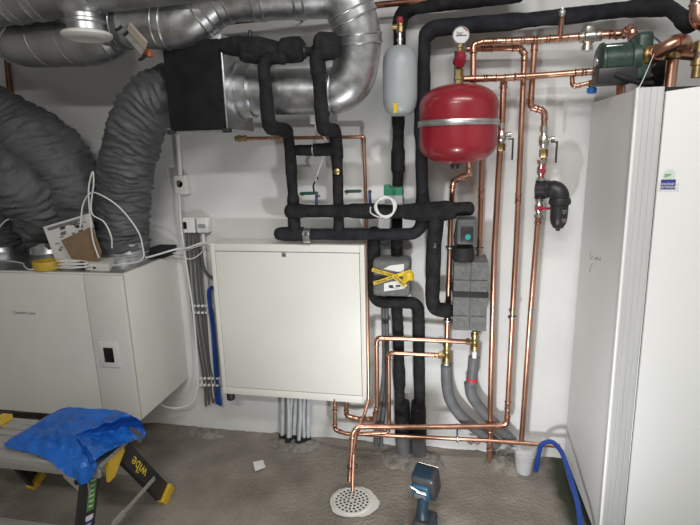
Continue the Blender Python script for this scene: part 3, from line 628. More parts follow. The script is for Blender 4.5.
# taped housing
x0, x1 = P(372.5, 280, .17).x, P(410, 280, .17).x; zt, zb = P(391, 260, .17).z, P(391, 297, .17).z
th = thing('foam_pump_cover', 'grey foam pump cover wrapped with yellow printed tape', 'pump cover', ((x0+x1)/2, -.12, zb))
G().span((x0, -.17, zb), (x1, -.045, zt), .022, 4).build('shell', 'greyep', th)
G().span((P(373, 278, .17).x, -.1715, P(373, 280, .17).z), (P(387, 270, .17).x, -.169, P(373, 275, .17).z), .001).build('dark_slot', 'rubber', th)
lab = [P(384, 283.5, .173), P(404, 279, .173), P(405, 288.5, .173), P(384, 291.5, .173)]
lb = G().prism(lab, V(0, .003, 0)).build('white_label', 'paper', th)
g = G(); g.box(P(391, 286.5, .1745), (.020, .001, .012)); g.box(P(398, 286, .1745), (.022, .001, .008)); g.box(P(394.5, 288, .1745), (.04, .001, .002)); g.build('label_print', 'ink', lb)
G().prism([P(383.5, 269, .172), P(390, 265.5, .172), P(404, 264, .172), P(404, 273, .172)], V(0, .003, 0)).build('white_sticker', 'paper', th)
def tape(p, q, w, txt, name='yellow_tape'):
    p, q = Vector(p), Vector(q); u = (q-p).normalized(); n = V(0, -1, 0); v = n.cross(u)
    g = G(); N = 10
    vs = []
    for i in range(N+1):
        t = i/N; o = p.lerp(q, t)+n*(.0015*math.sin(t*9)+.001)
        vs += [o-v*w/2, o+v*w/2]
    g.add(vs, [(2*i, 2*i+1, 2*i+3, 2*i+2) for i in range(N)]); g.add([x-n*.002 for x in vs], [(2*i, 2*i+1, 2*i+3, 2*i+2) for i in range(N)])
    o = g.build(name, 'ytape', th); text(o, txt, p+u*.006-v*w*.3+n*.004, u, n, w*.85, 'ink', 'tape_lettering')
tape(P(372, 269.5, .176), P(398, 277, .176), .017, 'VATTEN VARNING'); tape(P(373.5, 283.5, .180), P(411, 271, .180), .016, 'VARNING VATTEN'); tape(P(393, 275, .184), P(406, 286.5, .184), .018, 'VARNING')
g = G(); c = P(408.5, 277.5, .165)
for i in range(4):
    g.tube(smoothp([c+V(-.02, -.01, -.02+.012*i), c+V(.004, -.022, .0+.008*i), c+V(.018, -.004, -.006+.008*i), c+V(.008, .012, -.012+.01*i)], 4), .008, 0, 8)
g.build('tape_knot', 'ytape', th)

# ================================================================== ACTUATORS / HANDLES
ac = thing('valve_actuator', 'green and white motor actuator above the upper black pipe', 'actuator', P(394, 204, .17))
a, b_ = P(383.5, 187.5, .18), P(402.5, 195.5, .18); G().span((a.x, -.18, b_.z), (b_.x, -.11, a.z), .006).build('green_cover', 'green', ac)
q = P(387.5, 186.5, .16); G().box(q, (.03, .04, .018), None, .006).build('cable_entry', 'green', ac)
a, b_ = P(384.5, 195.5, .178), P(402.5, 204, .178); G().span((a.x, -.178, b_.z-.01), (b_.x, -.11, a.z), .004).build('white_base', 'lcd', ac)
def bar(label, p, q, th_, m, cat='valve'):
    p, q = Vector(p), Vector(q); g = G(); n = 5
    g.tube([p, p.lerp(q, .08), p.lerp(q, .92), q], lerpf((0, th_*.6), (.1, th_), (.9, th_), (1, th_*.6)), 0, 10); o = g.build('shutoff_valve', m, label=label, cat=cat)
    e = P(0, 0); G().tube([p+V(0, 0, -.002), p+V(0, .05, -.012)], .006, 0, 8).build('stem', 'brass', o); return o
bar('shutoff valve with flat green handle between the two jogged black pipes', P(300, 193.5, .13), P(318, 193, .13), .008, 'dgreen')
bar('shutoff valve with flat green handle right of the jogged black pipes', P(345, 191.5, .13), P(361.5, 191, .13), .008, 'dgreen')
bar('shutoff valve with upright blue handle between the two jogged black pipes', P(316.5, 194.5, .15), P(316.5, 206, .17), .007, 'dblue')
bar('shutoff valve with upright blue handle beside the white cable coil', P(369.3, 190, .15), P(370.5, 206, .17), .007, 'dblue')
# cable coil
c = P(385.5, 206.5, .23)
g = G(); cp_ = []
for i in range(4*20+8):
    a = i*2*PI/20; r = .043+.004*math.sin(i*.37)+.002*math.cos(i*.9); cp_.append(c+V(r*math.cos(a), -.008+.004*math.sin(i*.21), r*math.sin(a)*.98))
tail = [c+V(-.045, -.01, -.03), c+V(-.01, -.014, -.053), c+V(.05, -.005, -.04)]
g.tube(cp_, .0032, 0, 8); co = g.build('cable_coil', 'cable', label='small coil of white cable hanging on the upper black pipe', cat='cable coil')
G().tube(smoothp(pts((370.5, 207, .2), (371, 213, .22), (379, 217, .235), (387, 216.5, .235)), 6), .003, 0, 8).build('thin_lead', 'cable', co)
sen = G().tube(smoothp(pts((312, 118, .24), (318, 130, .22), (327, 142, .16), (324, 155, .12), (318, 172, .11), (315.5, 182, .13)), 6), .0028, 0, 8).build('sensor_cable', 'cable', label='thin pale sensor cable hanging between the two black risers', cat='cable')
G().tube(smoothp(pts((318, 177, .12), (313.5, 185, .12), (314, 191, .14)), 5), .0045, 0, 8).build('sensor_lead', 'black', sen)
G().box(P(313, 119, .25), (.022, .02, .04), None, .003).build('sensor_clip', 'wplastic', sen)
# ================================================================== LEFT WALL CABLES AND BOXES
def wallbox(name, label, cat, px0, py0, px1, py1, d, m='wplastic'):
    a, b_ = P(px0, py0, d), P(px1, py1, d); o = thing(name, label, cat, ((a.x+b_.x)/2, -d/2, b_.z)); G().span((a.x, -d, b_.z), (b_.x, -.002, a.z), .006, 3).build('case', m, o); return o
ob = wallbox('wall_socket', 'white square wall socket below the vertical conduit', 'socket', 173, 175.5, 187, 194.5, .045)
c = P(179.5, 184, .046); G().lathe([(.022, 0), (.022, .003), (.018, .0035), (.016, .001), (0, .001)], c+V(0, .002, 0), (0, -1, 0), 24).build('socket_face', 'cplastic', ob)
G().tube(smoothp([c+V(-.006, -.004, -.012), c+V(.0, -.014, 0), c+V(.012, -.010, .014)], 5), .0045, 0, 8).build('plug', 'dgrey', ob)
jb = wallbox('thermostat', 'white wall controller with a small black screen, left of two', 'controller', 181.5, 217.5, 195, 233, .04)
a, b_ = P(182.7+.3, 222, .0405), P(187, 229, .0405); G().span((a.x, -.0425, b_.z), (b_.x, -.039, a.z), .001).build('screen', 'screen', jb)
jb2 = wallbox('thermostat', 'white wall controller with a grey display, right of two', 'controller', 195.5, 217.5, 208, 233, .05)
a, b_ = P(198, 224, .0505), P(205.5, 228, .0505); G().span((a.x, -.0525, b_.z), (b_.x, -.049, a.z), .001).build('display', 'lcd', jb2)
a, b_ = P(177, 133, .03), P(180.5, 176, .03); G().tube([a, b_], .011, 0, 12).build('conduit', 'wplastic', label='white vertical conduit from the black duct box to the socket', cat='conduit')
CP = [(186, 209), (190, 212), (194, 215.5), (197.5, 218)]
for i, (xa, xb) in enumerate(CP):
    p0 = P(xa, 232, .025); p1 = P(xa+2.3, 262, .025); p2 = P(xa+6.5, 310, .025); p3 = P(xb-5, 380, .025); p4 = P(xb-3.2+.4*i, 406-1.5*i, .03)
    G().tube(smoothp([p0, p1, p2, p3, p4], 6), .0062, 0, 10).build('conduit', 'dconduit', label='dark grey cable down the wall beside the ventilation unit, %s from left' % ('first', 'second', 'third', 'fourth')[i], cat='cable', group='grey cables under the controllers')
p = [P(203, 233, .025), P(205, 262, .025), P(208, 300, .02), P(214, 398, .02)]
G().tube(smoothp(p, 6), .010, 0, 10).build('conduit', 'wplastic', label='white conduit below the right wall controller', cat='conduit')
for lab, yy in (('upper', 309), ('lower', 381.5)):
    k = thing('cable_clip_rail', '%s row of white clips holding the grey and blue cables' % lab, 'cable clip', P(205+(yy-309)*.085, yy+3, .02))
    for i in range(5):
        px = 194.5+i*4.2+(yy-309)*.088
        g = G(); 
        for dy in (-3.4, 3.4): g.box(P(px, yy+dy, .033), (.014, .02, .011), None, .003)
        g.box(P(px+2, yy, .015), (.010, .02, .05), None, .002); g.build('clip', 'wplastic', k)
G().tube(smoothp(pts((201, 249, .035), (203, 266, .04), (207, 274, .045), (212.5, 278, .05)), 6), .0085, 0, 10).build('cable_loop', 'dconduit', label='dark grey cable looping from the controllers into the white cabinet', cat='cable')
G().tube(smoothp(pts((212.5, 287, .05), (209, 291, .05), (209.5, 303, .045), (213, 330, .03), (216, 372, .03), (220.5, 405, .03)), 7), .011, 0, 12).build('water_hose', 'blue', label='blue plastic hose looping down beside the left edge of the white cabinet', cat='hose')
G().tube(smoothp(pts((212, 309, .025), (214.5, 335, .02), (217.5, 372, .025), (217, 404, .03)), 7), .008, 0, 12).build('water_hose', 'blue', label='second blue hose tucked against the looping one at its lower left', cat='hose')
G().tube(smoothp(pts((179, 194, .05), (181, 225, .06), (186, 262, .05), (193, 310, .05), (197, 355, .05), (197.5, 385, .06), (192, 402, .07), (178, 408, .09), (163, 406, .14), (158, 399, .2)), 8), .0048, 0, 8).build('power_cable', 'cable', label='white power cable from the wall socket curving down beside the ventilation unit', cat='cable')
G().tube(smoothp([V(-1.86, -.30, AT+.012), V(-1.66, -.28, AT+.012), V(-1.5, -.2, AT+.011), P(175, 251.5, .14)+V(0, 0, .01), P(187, 248, .06), P(198, 244, .05), P(205, 243, .04), P(212, 246, .04)], 8), .0048, 0, 8).build('power_cable', 'cable', label='white cable lying across the ventilation unit top toward the controllers', cat='cable')
# ================================================================== ON THE UNIT TOP
def cabl(label, pl, r=.0034): return G().tube(smoothp(pl, 9), r, 0, 8).build('loose_cable', 'cable', label=label, cat='cable', group='loose white cables on the ventilation unit')
zt = AT+.0085
cabl('white cable arching high in front of the upright flexible duct', [P(80, 230, .38), P(81, 218, .39), P(83.5, 203, .39), P(91, 193, .40), P(103, 196, .42), P(120, 208, .40), P(136, 228, .38), P(142, 244, .36), V(P(139, 257, .36).x, -.36, zt+.03), V(-1.62, -.36, zt), V(-1.70, -.34, zt)])
cabl('white cable rising to a tall narrow loop beside the paper sheet', [P(99, 258, .40), P(93, 240, .40), P(90, 215, .40), P(88.5, 192, .40), P(90.5, 178, .40), P(93, 172, .40), P(93.5, 185, .40), P(91, 205, .40), P(93, 215, .41), P(104, 222, .42), P(111, 236, .42), P(112, 248, .40)])
cabl('white cable curling over the collar at the far left', [P(-6, 235, .36), P(4, 222, .38), P(12, 219, .38), P(17, 221, .38)])
cabl('white cable lying flat along the front left of the unit top', [V(-2.2, -.28, zt), V(-2.06, -.33, zt), V(-1.98, -.40, zt), V(-1.90, -.45, zt), V(-1.84, -.44, zt+.01), V(-1.75, -.41, zt)])
c = V(P(73, 266, .43).x, -.43, zt)
cabl('flat coil of white cable lying left of the ivory plastic box', [c+V((.075+.006*math.sin(i*.5))*math.cos(i*.42), .030*math.sin(i*.42), .003+.0010*i) for i in range(44)])
cabl('white cable leaving the ivory box and crossing the grey wall cables, upper strand', [Z(117, 260, zt), Z(140, 259.5, zt), Z(160, 255, zt), P(181, 252, .045), P(195, 247, .042), P(207, 243.5, .05)], .003)
cabl('white cable sagging from the unit corner across the grey wall cables, lower strand', [Z(128, 264, zt), Z(152, 257, zt), P(176, 256, .045), P(190, 259, .042), P(200, 254, .042), P(206, 246, .05)], .003)
# tape roll
z0 = AT+.0032; a, b_ = P(29.5, 268, .44), P(54, 268, .44); c = V((a.x+b_.x)/2, -.395, z0); r = (b_.x-a.x)/2
G().lathe([(r*.62, 0), (r, 0), (r*1.02, .004), (r*1.02, .036), (r, .040), (r*.62, .040), (r*.62, 0)], c, (0, 0, 1), 36).build('tape_roll', 'mustard', label='mustard yellow tape roll lying on the ventilation unit', cat='tape roll')
# paper + cardboard
s = P(62, 262, .33); p = [P(43, 227, .365), P(90, 213, .365), P(99, 252, .365), P(95, 262, .365), P(64, 266, .365), P(55, 259, .365)]
for q in p: q.z = max(q.z, AT+.006)
pa = thing('instruction_sheet', 'white printed sheet leaning against the ducts on the ventilation unit', 'paper', P(72, 262, .365))
G().prism(p, V(0, .004, 0)).build('sheet', 'paper', pa)
def lp(a, b_, t): return a.lerp(b_, t)
nrm = (p[1]-p[0]).cross(p[4]-p[0]).normalized(); nrm = nrm if nrm.y < 0 else -nrm
u = (p[1]-p[0]); v = (P(58, 260, .365)-p[0]); g = G(); random.seed(3)
for i in range(40):
    s_, t_ = random.uniform(.08, .92), random.uniform(.12, .80)
    if s_ > .33 and t_ > .42: continue
    o = p[0]+u*s_+v*t_+nrm*.0025; un = u.normalized(); vn = v.normalized(); w_, h_ = random.uniform(.008, .03), random.uniform(.003, .010)
    g.prism([o, o+un*w_, o+un*w_+vn*h_, o+vn*h_], nrm*.001)
for i in range(3):
    o = p[0]+u*.08+v*(.06+.03*i)+nrm*.0025; g.prism([o, o+u*.7, o+u*.7+vn*.003, o+vn*.003], nrm*.001)
g.build('print', 'print', pa)
q = [P(61, 240.5, .385), P(91.5, 227, .385), P(101, 252, .385), P(99, 261, .385), P(75, 265, .385)]
for k in q: k.z = max(k.z, AT+.006)
G().prism(q, V(0, .006, .002)).build('cardboard_piece', 'card', label='brown cardboard piece leaning in front of the printed sheet', cat='cardboard')
# ivory box
zz = AT+.0035; zb_ = zz+.034
A_, B_, C_, D_ = Z(84, 263, zb_), Z(109, 264, zb_), Z(117, 253.5, zb_), Z(93, 252, zb_)
k_ = .62; C_ = B_.lerp(C_, k_); D_ = A_.lerp(D_, k_)
bx_ = thing('plastic_box', 'small ivory plastic box standing at the front of the ventilation unit', 'box', ((A_.x+C_.x)/2, (A_.y+C_.y)/2, zz))
G().prism([A_, B_, C_, D_], V(0, 0, -.020)).build('lid', 'cplastic', bx_, smooth=False)
m0 = (A_+B_+C_+D_)/4
G().prism([q.lerp(m0, .03)+V(0, 0, -.021) for q in (A_, B_, C_, D_)], V(0, 0, -.013)).build('base', 'cplastic', bx_, smooth=False)
G().box(A_.lerp(B_, .40)+V(0, -.001, -.020), (.012, .004, .009), None, .001).build('port', 'black', bx_)
# dark tray on the unit at right
a, b_ = P(147, 246, .14), P(172.5, 244, .06)
tr = G(); tr.span((a.x, -.14, AT+.0035), (b_.x-.004, -.03, AT+.045), .004); tr.span((a.x-.004, -.15, AT+.036), (b_.x, -.02, AT+.052), .003)
tr.build('foam_strip', 'foam2', label='dark foam strip lying at the right rear of the ventilation unit', cat='foam strip')

# ================================================================== HEAT PUMP (right)
HX, HF, HT, HB = .602, -.60, 1.722, .05; HR = 1.26
hp = thing('heat_pump', 'tall white heat pump cabinet at the right with a ribbed silver corner', 'heat pump', ((HX+HR)/2, HF/2, 0))
G().prism([V(HX, -.585, HB), V(HX, -.025, HB), V(HX, -.025, HT), V(HX, -.520, HT)], V(HR-HX, 0, 0)).build('casing', 'hpside', hp, smooth=False)
G().span((HX+.05, -.535, HT-.03), (HR-.02, -.10, HT+.004)).build('top_recess', 'shadowgap', hp)
def fy(z): return -.625+.040*z
for xx in (HX+.05, HR-.06):
    for yy in (HF+.08, -.08): G().lathe([(.024, -.006), (.024, .004), (.010, .006), (.010, HB)], (xx, yy, .008), (0, 0, 1), 16).build('foot', 'black', hp)
# ribbed corner profile
def prof_pts():
    n = 4; x0_, x1_ = HX-.001, HX+.077; out = [(x0_, HF+.042), (x0_, HF+.004), (x0_+.003, HF)]
    w = (x1_-x0_-.006)/n
    for i in range(n):
        xa = x0_+.004+i*w
        out += [(xa+.001, HF-.004), (xa+w*.86, HF-.004), (xa+w*.89, HF-.0015), (xa+w*.97, HF-.0015)]
    out += [(x1_, HF-.004), (x1_, HF+.042)]
    return out
pr = prof_pts(); RK = .040
def rk(p): return V(p.x, p.y-.0250+RK*p.z, p.z)
zt1 = HT+.004
G().prism([rk(V(x, y, HB)) for x, y in pr], rk(V(0, 0, zt1))-rk(V(0, 0, HB))).build('ribbed_profile', 'alu', hp, smooth=False)
px1 = HX+.081
g = G(); g.prism([rk(q) for q in (V(px1, HF-.010, HB), V(HR, HF-.010, HB), V(HR, HF-.010, HT+.055), V(px1, HF-.010, HT-.012))], V(0, .022, 0)); fp = g.build('front_panel', 'hpfront', hp)
G().prism([rk(q) for q in (V(px1-.004, HF-.0005, HB), V(px1+.001, HF-.0005, HB), V(px1+.001, HF-.0005, HT-.02), V(px1-.004, HF-.0005, HT-.02))], V(0, .01, 0)).build('panel_gap', 'seam', hp)
G().tube([rk(V(HX-.0005, HF+.001, HB)), rk(V(HX-.0005, HF+.001, zt1))], .0055, 0, 10).build('edge_highlight', 'hpfront', hp)  # thin white bead modelled in as the bright highlight along the front edge
SY = HF-.010-.0250+RK*1.42; s0, s1 = P(660, 189.5, -SY), P(676, 179.5, -SY); sx0, sx1, sz0, sz1 = s0.x, s1.x, P(668, 189.5, -SY).z, P(668, 179.5, -SY).z
def fyz(z): return HF-.010-.0250+RK*z-.0006
sk = G().prism([V(sx0, fyz(sz0), sz0), V(sx1, fyz(sz0), sz0), V(sx1, fyz(sz1), sz1), V(sx0, fyz(sz1), sz1)], V(0, .0005, 0)).build('sticker', 'snavy', fp, smooth=False)
cx = (sx0+sx1)/2; SN = V(0, -1, -RK).normalized()
G().lathe([(.019, 0), (.019, .0004), (0, .0004)], (cx, fyz(sz1+.012), sz1+.012), SN, 28).build('sticker_disc', 'smint', sk)
G().add([V(cx-.012+a, fyz(sz1+b_)-.0009, sz1+b_) for a, b_ in ((0, .006), (-.002, .016), (.008, .024), (.024, .026), (.017, .013))], [(0, 1, 2, 3, 4)]).build('leaf', 'sleaf', sk, smooth=False)
for i, s in enumerate(('GODKÄND AV', 'CERTIFIERAD', 'INSTALLATÖR')): zq = sz1-.018-.0105*i; text(sk, s, (cx, fyz(zq)-.0006, zq), (1, 0, 0), SN, .0105, 'paper', align='CENTER')
# pencil scribble on the side panel
def sp(px, py): q = PX(px, py, HX); return V(HX-.0006, q.y, q.z)
for line in ([(590.5, 252), (590.3, 257), (591.5, 259.5), (592.8, 256)], [(595, 257), (595.5, 260), (596.2, 257), (597, 260), (597.5, 257.2), (598.4, 260)], [(599, 258.5), (600.5, 260.5), (601, 257)], [(592.8, 263.5), (590.5, 267), (589.6, 271), (591, 271.5)]):
    G().tube([sp(*q) for q in line], .0011, 0, 5).build('pencil_stroke', 'pale', hp)

# ================================================================== PUMP AND PIPES ABOVE THE HEAT PUMP
gp = thing('green_pump', 'dark green cylindrical circulation pump above the heat pump', 'pump', P(620, 80, .30))
a, b_ = P(597, 62, .30), P(636, 59, .30); ax = (b_-a).normalized(); l = (b_-a).length
G().lathe([(.0, -.002), (.05, 0), (.064, .008), (.066, .016), (.060, .020), (.060, l*.78), (.066, l*.80), (.07, l*.86), (.07, l)], a, ax, 32).build('motor', 'pgreen', gp)
G().lathe([(.018, -.006), (.018, 0), (.0, -.007)], a, ax, 16).build('end_plug', 'steel', gp)
q = P(636, 60, .30); G().box(q+V(.01, .0, .005), (.055, .12, .165), rotm(ax, V(0, 1, 0), ax.cross(V(0, 1, 0))), .02, 3).build('volute', 'pgreen', gp)
q = P(613, 77, .30); G().box(q+V(.0, -.01, .0), (.13, .10, .055), rotm(ax, V(0, 1, 0), ax.cross(V(0, 1, 0))), .008).build('terminal_box', 'black', gp)
q = P(608, 47.5, .30); G().box(q+V(.01, -.01, -.003), (.06, .06, .008), None, .003).build('rating_plate', 'steel', gp)
un = thing('brass_union', 'large brass union between the green pump and the thick copper bend', 'union', P(648, 62, .33))
c = P(642, 57.5, .32); ax2 = (P(660, 52, .36)-P(642, 57.5, .32)).normalized()
G().lathe([(.030, 0), (.042, .002), (.044, .01), (.044, .03), (.036, .036), (.030, .06), (.024, .062)], c, ax2, 8).build('body', 'brass', un)
G().ring(c+ax2*.014, ax2, .044, .004, 28, 8).build('rim', 'brass', un)
cb = G().tube(smoothp([c+ax2*.05, P(656, 53, .37), P(668, 46.5, .40), P(678, 42, .40), P(684, 42, .36), P(685, 47, .30)], 8), .0235, 0, 20).build('copper_pipe', 'copper', label='thick copper bend above the heat pump rising to the right', cat='pipe')
for f in (.12, .62): k, t = along(smoothp([c+ax2*.05, P(656, 53, .37), P(668, 46.5, .40), P(678, 42, .40), P(684, 42, .36)], 8), f); G().tube([k-t*.012, k+t*.012], .0262, 0, 20).build('coupling', 'copper2', cb)
copper('copper_pipe', 'copper standpipe with olive cap above the heat pump beside a black block', [P(673, 56, .30), V(P(673, 56, .30).x, -.30, HT+.004)], .020, elbows=False)
q = P(673, 51, .30); oc = thing('olive_fitting', 'olive green fitting on top of the copper standpipe', 'fitting', q-V(0, 0, .03))
G().lathe([(.022, -.03), (.027, -.026), (.027, -.004), (.022, 0), (.022, .012)], q, (0, 0, 1), 10).build('body', 'brass', oc)
G().tube([q+V(.02, 0, -.014), P(692, 56, .30)], .0155, 0, 16).build('side_pipe', 'copper', oc)
vv = thing('brass_valve', 'brass valve at the right edge above the heat pump', 'valve', P(697, 62, .30))
q = P(694, 56, .30); G().lathe([(.020, 0), (.024, .004), (.024, .02), (.02, .024), (.03, .034), (.03, .06), (.02, .066), (.02, .09)], q, (1, 0, 0), 10).build('body', 'nickel', vv)
q = P(698.5, 60, .30); G().lathe([(.018, -.06), (.018, -.02), (.024, -.018), (.024, .06), (.015, .065)], q, (0, 0, 1), 10).build('branch', 'brass', vv)
a, b_ = P(654.5, 60, .20), P(668, 78, .20)
cbx = thing('connection_block', 'black foam block behind the copper standpipe above the heat pump', 'block', ((a.x+b_.x)/2, -.16, HT-.0))
G().span((a.x, -.20, HT+.004), (b_.x, -.12, a.z), .004).build('body', 'foam', cbx); G().span((a.x-.012, -.205, a.z-.03), (a.x+.004, -.115, a.z-.006), .003).build('lug', 'black', cbx)
copper('copper_pipe', 'copper pipe end between the green pump and black block', pts((626, 77, .22), (657, 75.5, .18)), .012, elbows=False)
copper('copper_pipe', 'short copper drop behind the green pump into the heat pump', [P(621, 78, .22), V(P(621, 92, .22).x, -.22, HT-.01)], .017, elbows=False)
copper('copper_pipe', 'fitted copper piece from the mixing valve bending down into the green pump', pts((601, 35, .17), (624, 33.5, .20), (632, 28, .24), (632.5, 47, .29)), .0145, .025, joints=(.12, .26, .36, .46, .8))
mv = thing('mixing_valve', 'nickel mixing valve with lower port on the upper copper pipe', 'valve', P(588, 48, .16))
a, b_ = P(579, 37.5, .16), P(603, 35, .165); l = (b_-a).length; ax = (b_-a).normalized()
G().lathe([(.016, 0), (.022, .002), (.022, l*.16), (.019, l*.18), (.027, l*.24), (.027, l*.62), (.019, l*.68), (.023, l*.72), (.023, l*.94), (.016, l)], a, ax, 10).build('body', 'nickel', mv)
q = P(588, 37, .16); G().lathe([(.018, 0), (.018, .03), (.022, .032), (.022, .05), (.016, .052)], q, (0, 0, -1), 10).build('lower_port', 'nickel', mv)
G().lathe([(.020, 0), (.026, .02), (.026, .034), (0, .036)], q, (0, 0, 1), 14).build('top_knob', 'nickel', mv)
dv = thing('drain_valve', 'small brass drain valve with bright blue cap below the green pump', 'valve', P(591.5, 94, .19))
a, b_ = P(593, 80, .19), P(591.5, 93, .19); ax = (b_-a).normalized(); l = (b_-a).length
G().lathe([(.012, 0), (.016, .002), (.016, l*.5), (.012, l*.55), (.012, l*.7)], a, ax, 10).build('body', 'brass', dv)
G().lathe([(.017, l*.6), (.019, l*.64), (.018, l*.98), (.012, l*1.05), (0, l*1.06)], a, ax, 16).build('cap', 'bluecap', dv)
G().tube(smoothp(pts((615, 74, .36), (626, 78, .37), (640, 83, .36), (652, 83.5, .34)), 7), .009, 0, 10).build('pump_cable', 'rubber', label='black cable from the green pump to the heat pump', cat='cable')
G().tube(smoothp([P(654, 54, .40), P(649, 66, .48), P(643, 80, .56), P(637.5, 92, .612), P(636.5, 110, .612)], 7), .0013, 0, 8).build('thin_wire', 'cable', label='thin white wire hanging over the heat pump corner', cat='wire')
G().tube(smoothp(pts((636, 33, .20), (650, 35, .22), (660, 42, .24), (665, 49, .26)), 7), .0035, 0, 8).build('thin_wire', 'dgrey', label='thin dark wire arching behind the thick copper bend', cat='wire')
G().tube(smoothp(pts((681, 52, .28), (690, 44, .28), (697, 42, .28), (706, 44, .28)), 7), .0035, 0, 8).build('thin_wire', 'cable', label='thin pale wire at right edge above the heat pump', cat='wire')
copper('copper_pipe', 'large copper elbow at the top right corner in front of the black pipe', pts((699, -12, .42), (698, 21, .42), (716, 26, .42)), .023, .04)
# ================================================================== FLOOR THINGS
# drain
c = Z(352, 502.5, 0); r = .088; c.z = .004
dr = thing('floor_drain', 'round grey white floor drain grate below the copper pipe ends', 'floor drain', (c.x, c.y, 0))
G().lathe([(r, -.01), (r, .006), (r*.94, .008), (r*.92, .006), (0, .006)], c, seg=40).build('grate', 'grate', dr)
g = G()
for k, n in ((1, 6), (2, 12), (3, 18), (4, 22)):
    for i in range(n):
        a = 2*PI*(i+.5*(k % 2))/n; q = c+V(math.cos(a)*r*.2*k, math.sin(a)*r*.2*k, .0062); rr = .0058
        g.add([q+V(rr*math.cos(b_), rr*math.sin(b_), .0006) for b_ in [j*PI/4 for j in range(8)]], [tuple(range(8))])
g.build('holes', 'shadowgap', dr, smooth=False)
g = G(); n = 40; vs = [c+V(.01, 0, .0035)]
for i in range(n):
    a = 2*PI*i/n; q = r*(1.16+.16*noise.noise((math.cos(a)*1.6, math.sin(a)*1.6, 4))+.1*noise.noise((math.cos(a)*5, math.sin(a)*5, 2))+.16*max(0, math.cos(a-.2))); vs.append(c+V(math.cos(a)*q, math.sin(a)*q*1.02, .001))
g.add(vs, [(0, 1+i, 1+(i+1) % n) for i in range(n)]); g.build('plaster_patch', 'grate', dr)
# paper scrap
p = [Z(*q, .006) for q in ((253, 463), (263, 461), (265.5, 467.5), (255, 471.5))]
G().prism(p, V(0, 0, .006)).build('foam_scrap', 'paper', label='small white square scrap lying on the screed floor', cat='scrap')
# black cable tie around drain pipes
c = P(351.5, 466, .46); g = G(); g.ring(c+V(.004, 0, 0), (0, 0, 1), .022, .003, 20, 6); g.build('cable_tie', 'black', label='black cable tie around the two copper drain pipes', cat='cable tie')
# cup
c = Z(523.5, 473, 0); c.z = .004
zt = P(523.5, 446, -c.y).z; r0_ = .036; r1_ = .050
cu = thing('plastic_cup', 'clear plastic cup standing on the floor under the copper risers', 'cup', c)
G().lathe([(0, .001), (r0_, 0), (r0_*1.03, .004), (r1_, zt), (r1_*1.05, zt+.001), (r1_*1.05, zt+.004), (r1_-.002, zt+.003), (r0_, .006), (0, .005)], c, seg=28).build('cup_wall', 'clear', cu)
G().lathe([(0, .007), (r0_*.97, .007), (r0_+(r1_-r0_)*.55-.002, zt*.55), (0, zt*.55)], c, seg=24).build('contents', 'ywater', cu)
# hose on floor
G().tube(smoothp([V(P(537, 455, .14).x, -.14, .015), P(540.5, 447, .15), P(547, 442, .16), P(554, 443, .18), P(562, 453, .24), P(568, 470, .34), P(574, 490, .44), P(579, 512, .55), P(582, 545, .68)], 9), .0105, 0, 14).build('water_hose', 'blue', label='blue hose arching from the floor along the heat pump foot', cat='hose')
G().tube(smoothp([V(.585, -.12, .05), V(.583, -.25, .03), V(.582, -.42, .028), V(.580, -.60, .026), V(.57, -.78, .012)], 7), .0075, 0, 10).build('floor_cable', 'dgrey', label='dark cable along the bottom edge of the heat pump side', cat='cable')
# mortar heaps
def heap(label, c, rx, ry, h, seed):
    g = G(); n, m = 26, 7; vs = [V(c.x, c.y, h)]
    for j in range(1, m+1):
        for i in range(n):
            a = 2*PI*i/n; s = j/m*(1+.25*noise.noise((math.cos(a)*2+seed, math.sin(a)*2, 0))); x, y = c.x+rx*s*math.cos(a), c.y+ry*s*math.sin(a)
            z = h*max(0, 1-(j/m)**1.6)+.012*noise.noise((x*45, y*45, seed))*(1-j/m)-.006*(j == m); vs.append(V(x, min(y, -.004), z))
    fs = [(0, 1+i, 1+(i+1) % n) for i in range(n)]
    for j in range(m-1):
        for i in range(n): a, b_ = 1+j*n+i, 1+j*n+(i+1) % n; fs.append((a, b_, b_+n, a+n))
    g.add(vs, fs); g.build('mortar_heap', 'mortar', label=label, cat='mortar', group='mortar heaps at the wall foot')
heap('crumbled mortar around the two grey floor sleeves', V(P(412, 456, .1).x, -.11, 0), .16, .11, .022, 1)
heap('crumbled mortar with foil bits where the grey hoses enter the floor', V(P(507, 446, .09).x, -.09, 0), .11, .085, .05, 5)
heap('crumbled mortar around the pale plastic pipes under the cabinet', V(P(297, 436, .07).x, -.07, 0), .17, .075, .016, 9)
heap('small crumbled mortar ridge under the grey wall cables', V(P(205, 430, .05).x, -.05, 0), .12, .05, .022, 14)
g = G(); random.seed(11); c0 = V(P(506, 443, .1).x, -.1, .05)
for i in range(16):
    q = c0+V(random.uniform(-.05, .05), random.uniform(-.05, .03), random.uniform(-.02, .035)); s = random.uniform(.008, .018)
    g.add([q+V(random.uniform(-s, s), random.uniform(-s, s), random.uniform(-s, s)) for _ in range(4)], [(0, 1, 2), (0, 2, 3), (0, 3, 1), (1, 3, 2)])
g.build('foil_scraps', 'steel', label='crumpled shiny foil scraps among mortar by the grey hoses', cat='foil', smooth=False, kind='stuff')
hk = G().tube(pts((468, 442, .10), (471, 444, .11), (474, 441.5, .12), (477, 444.5, .12), (480, 442, .11)), .006, 0, 8).build('pipe_bracket', 'steel', label='small steel bracket under the long floor level copper pipe', cat='bracket')
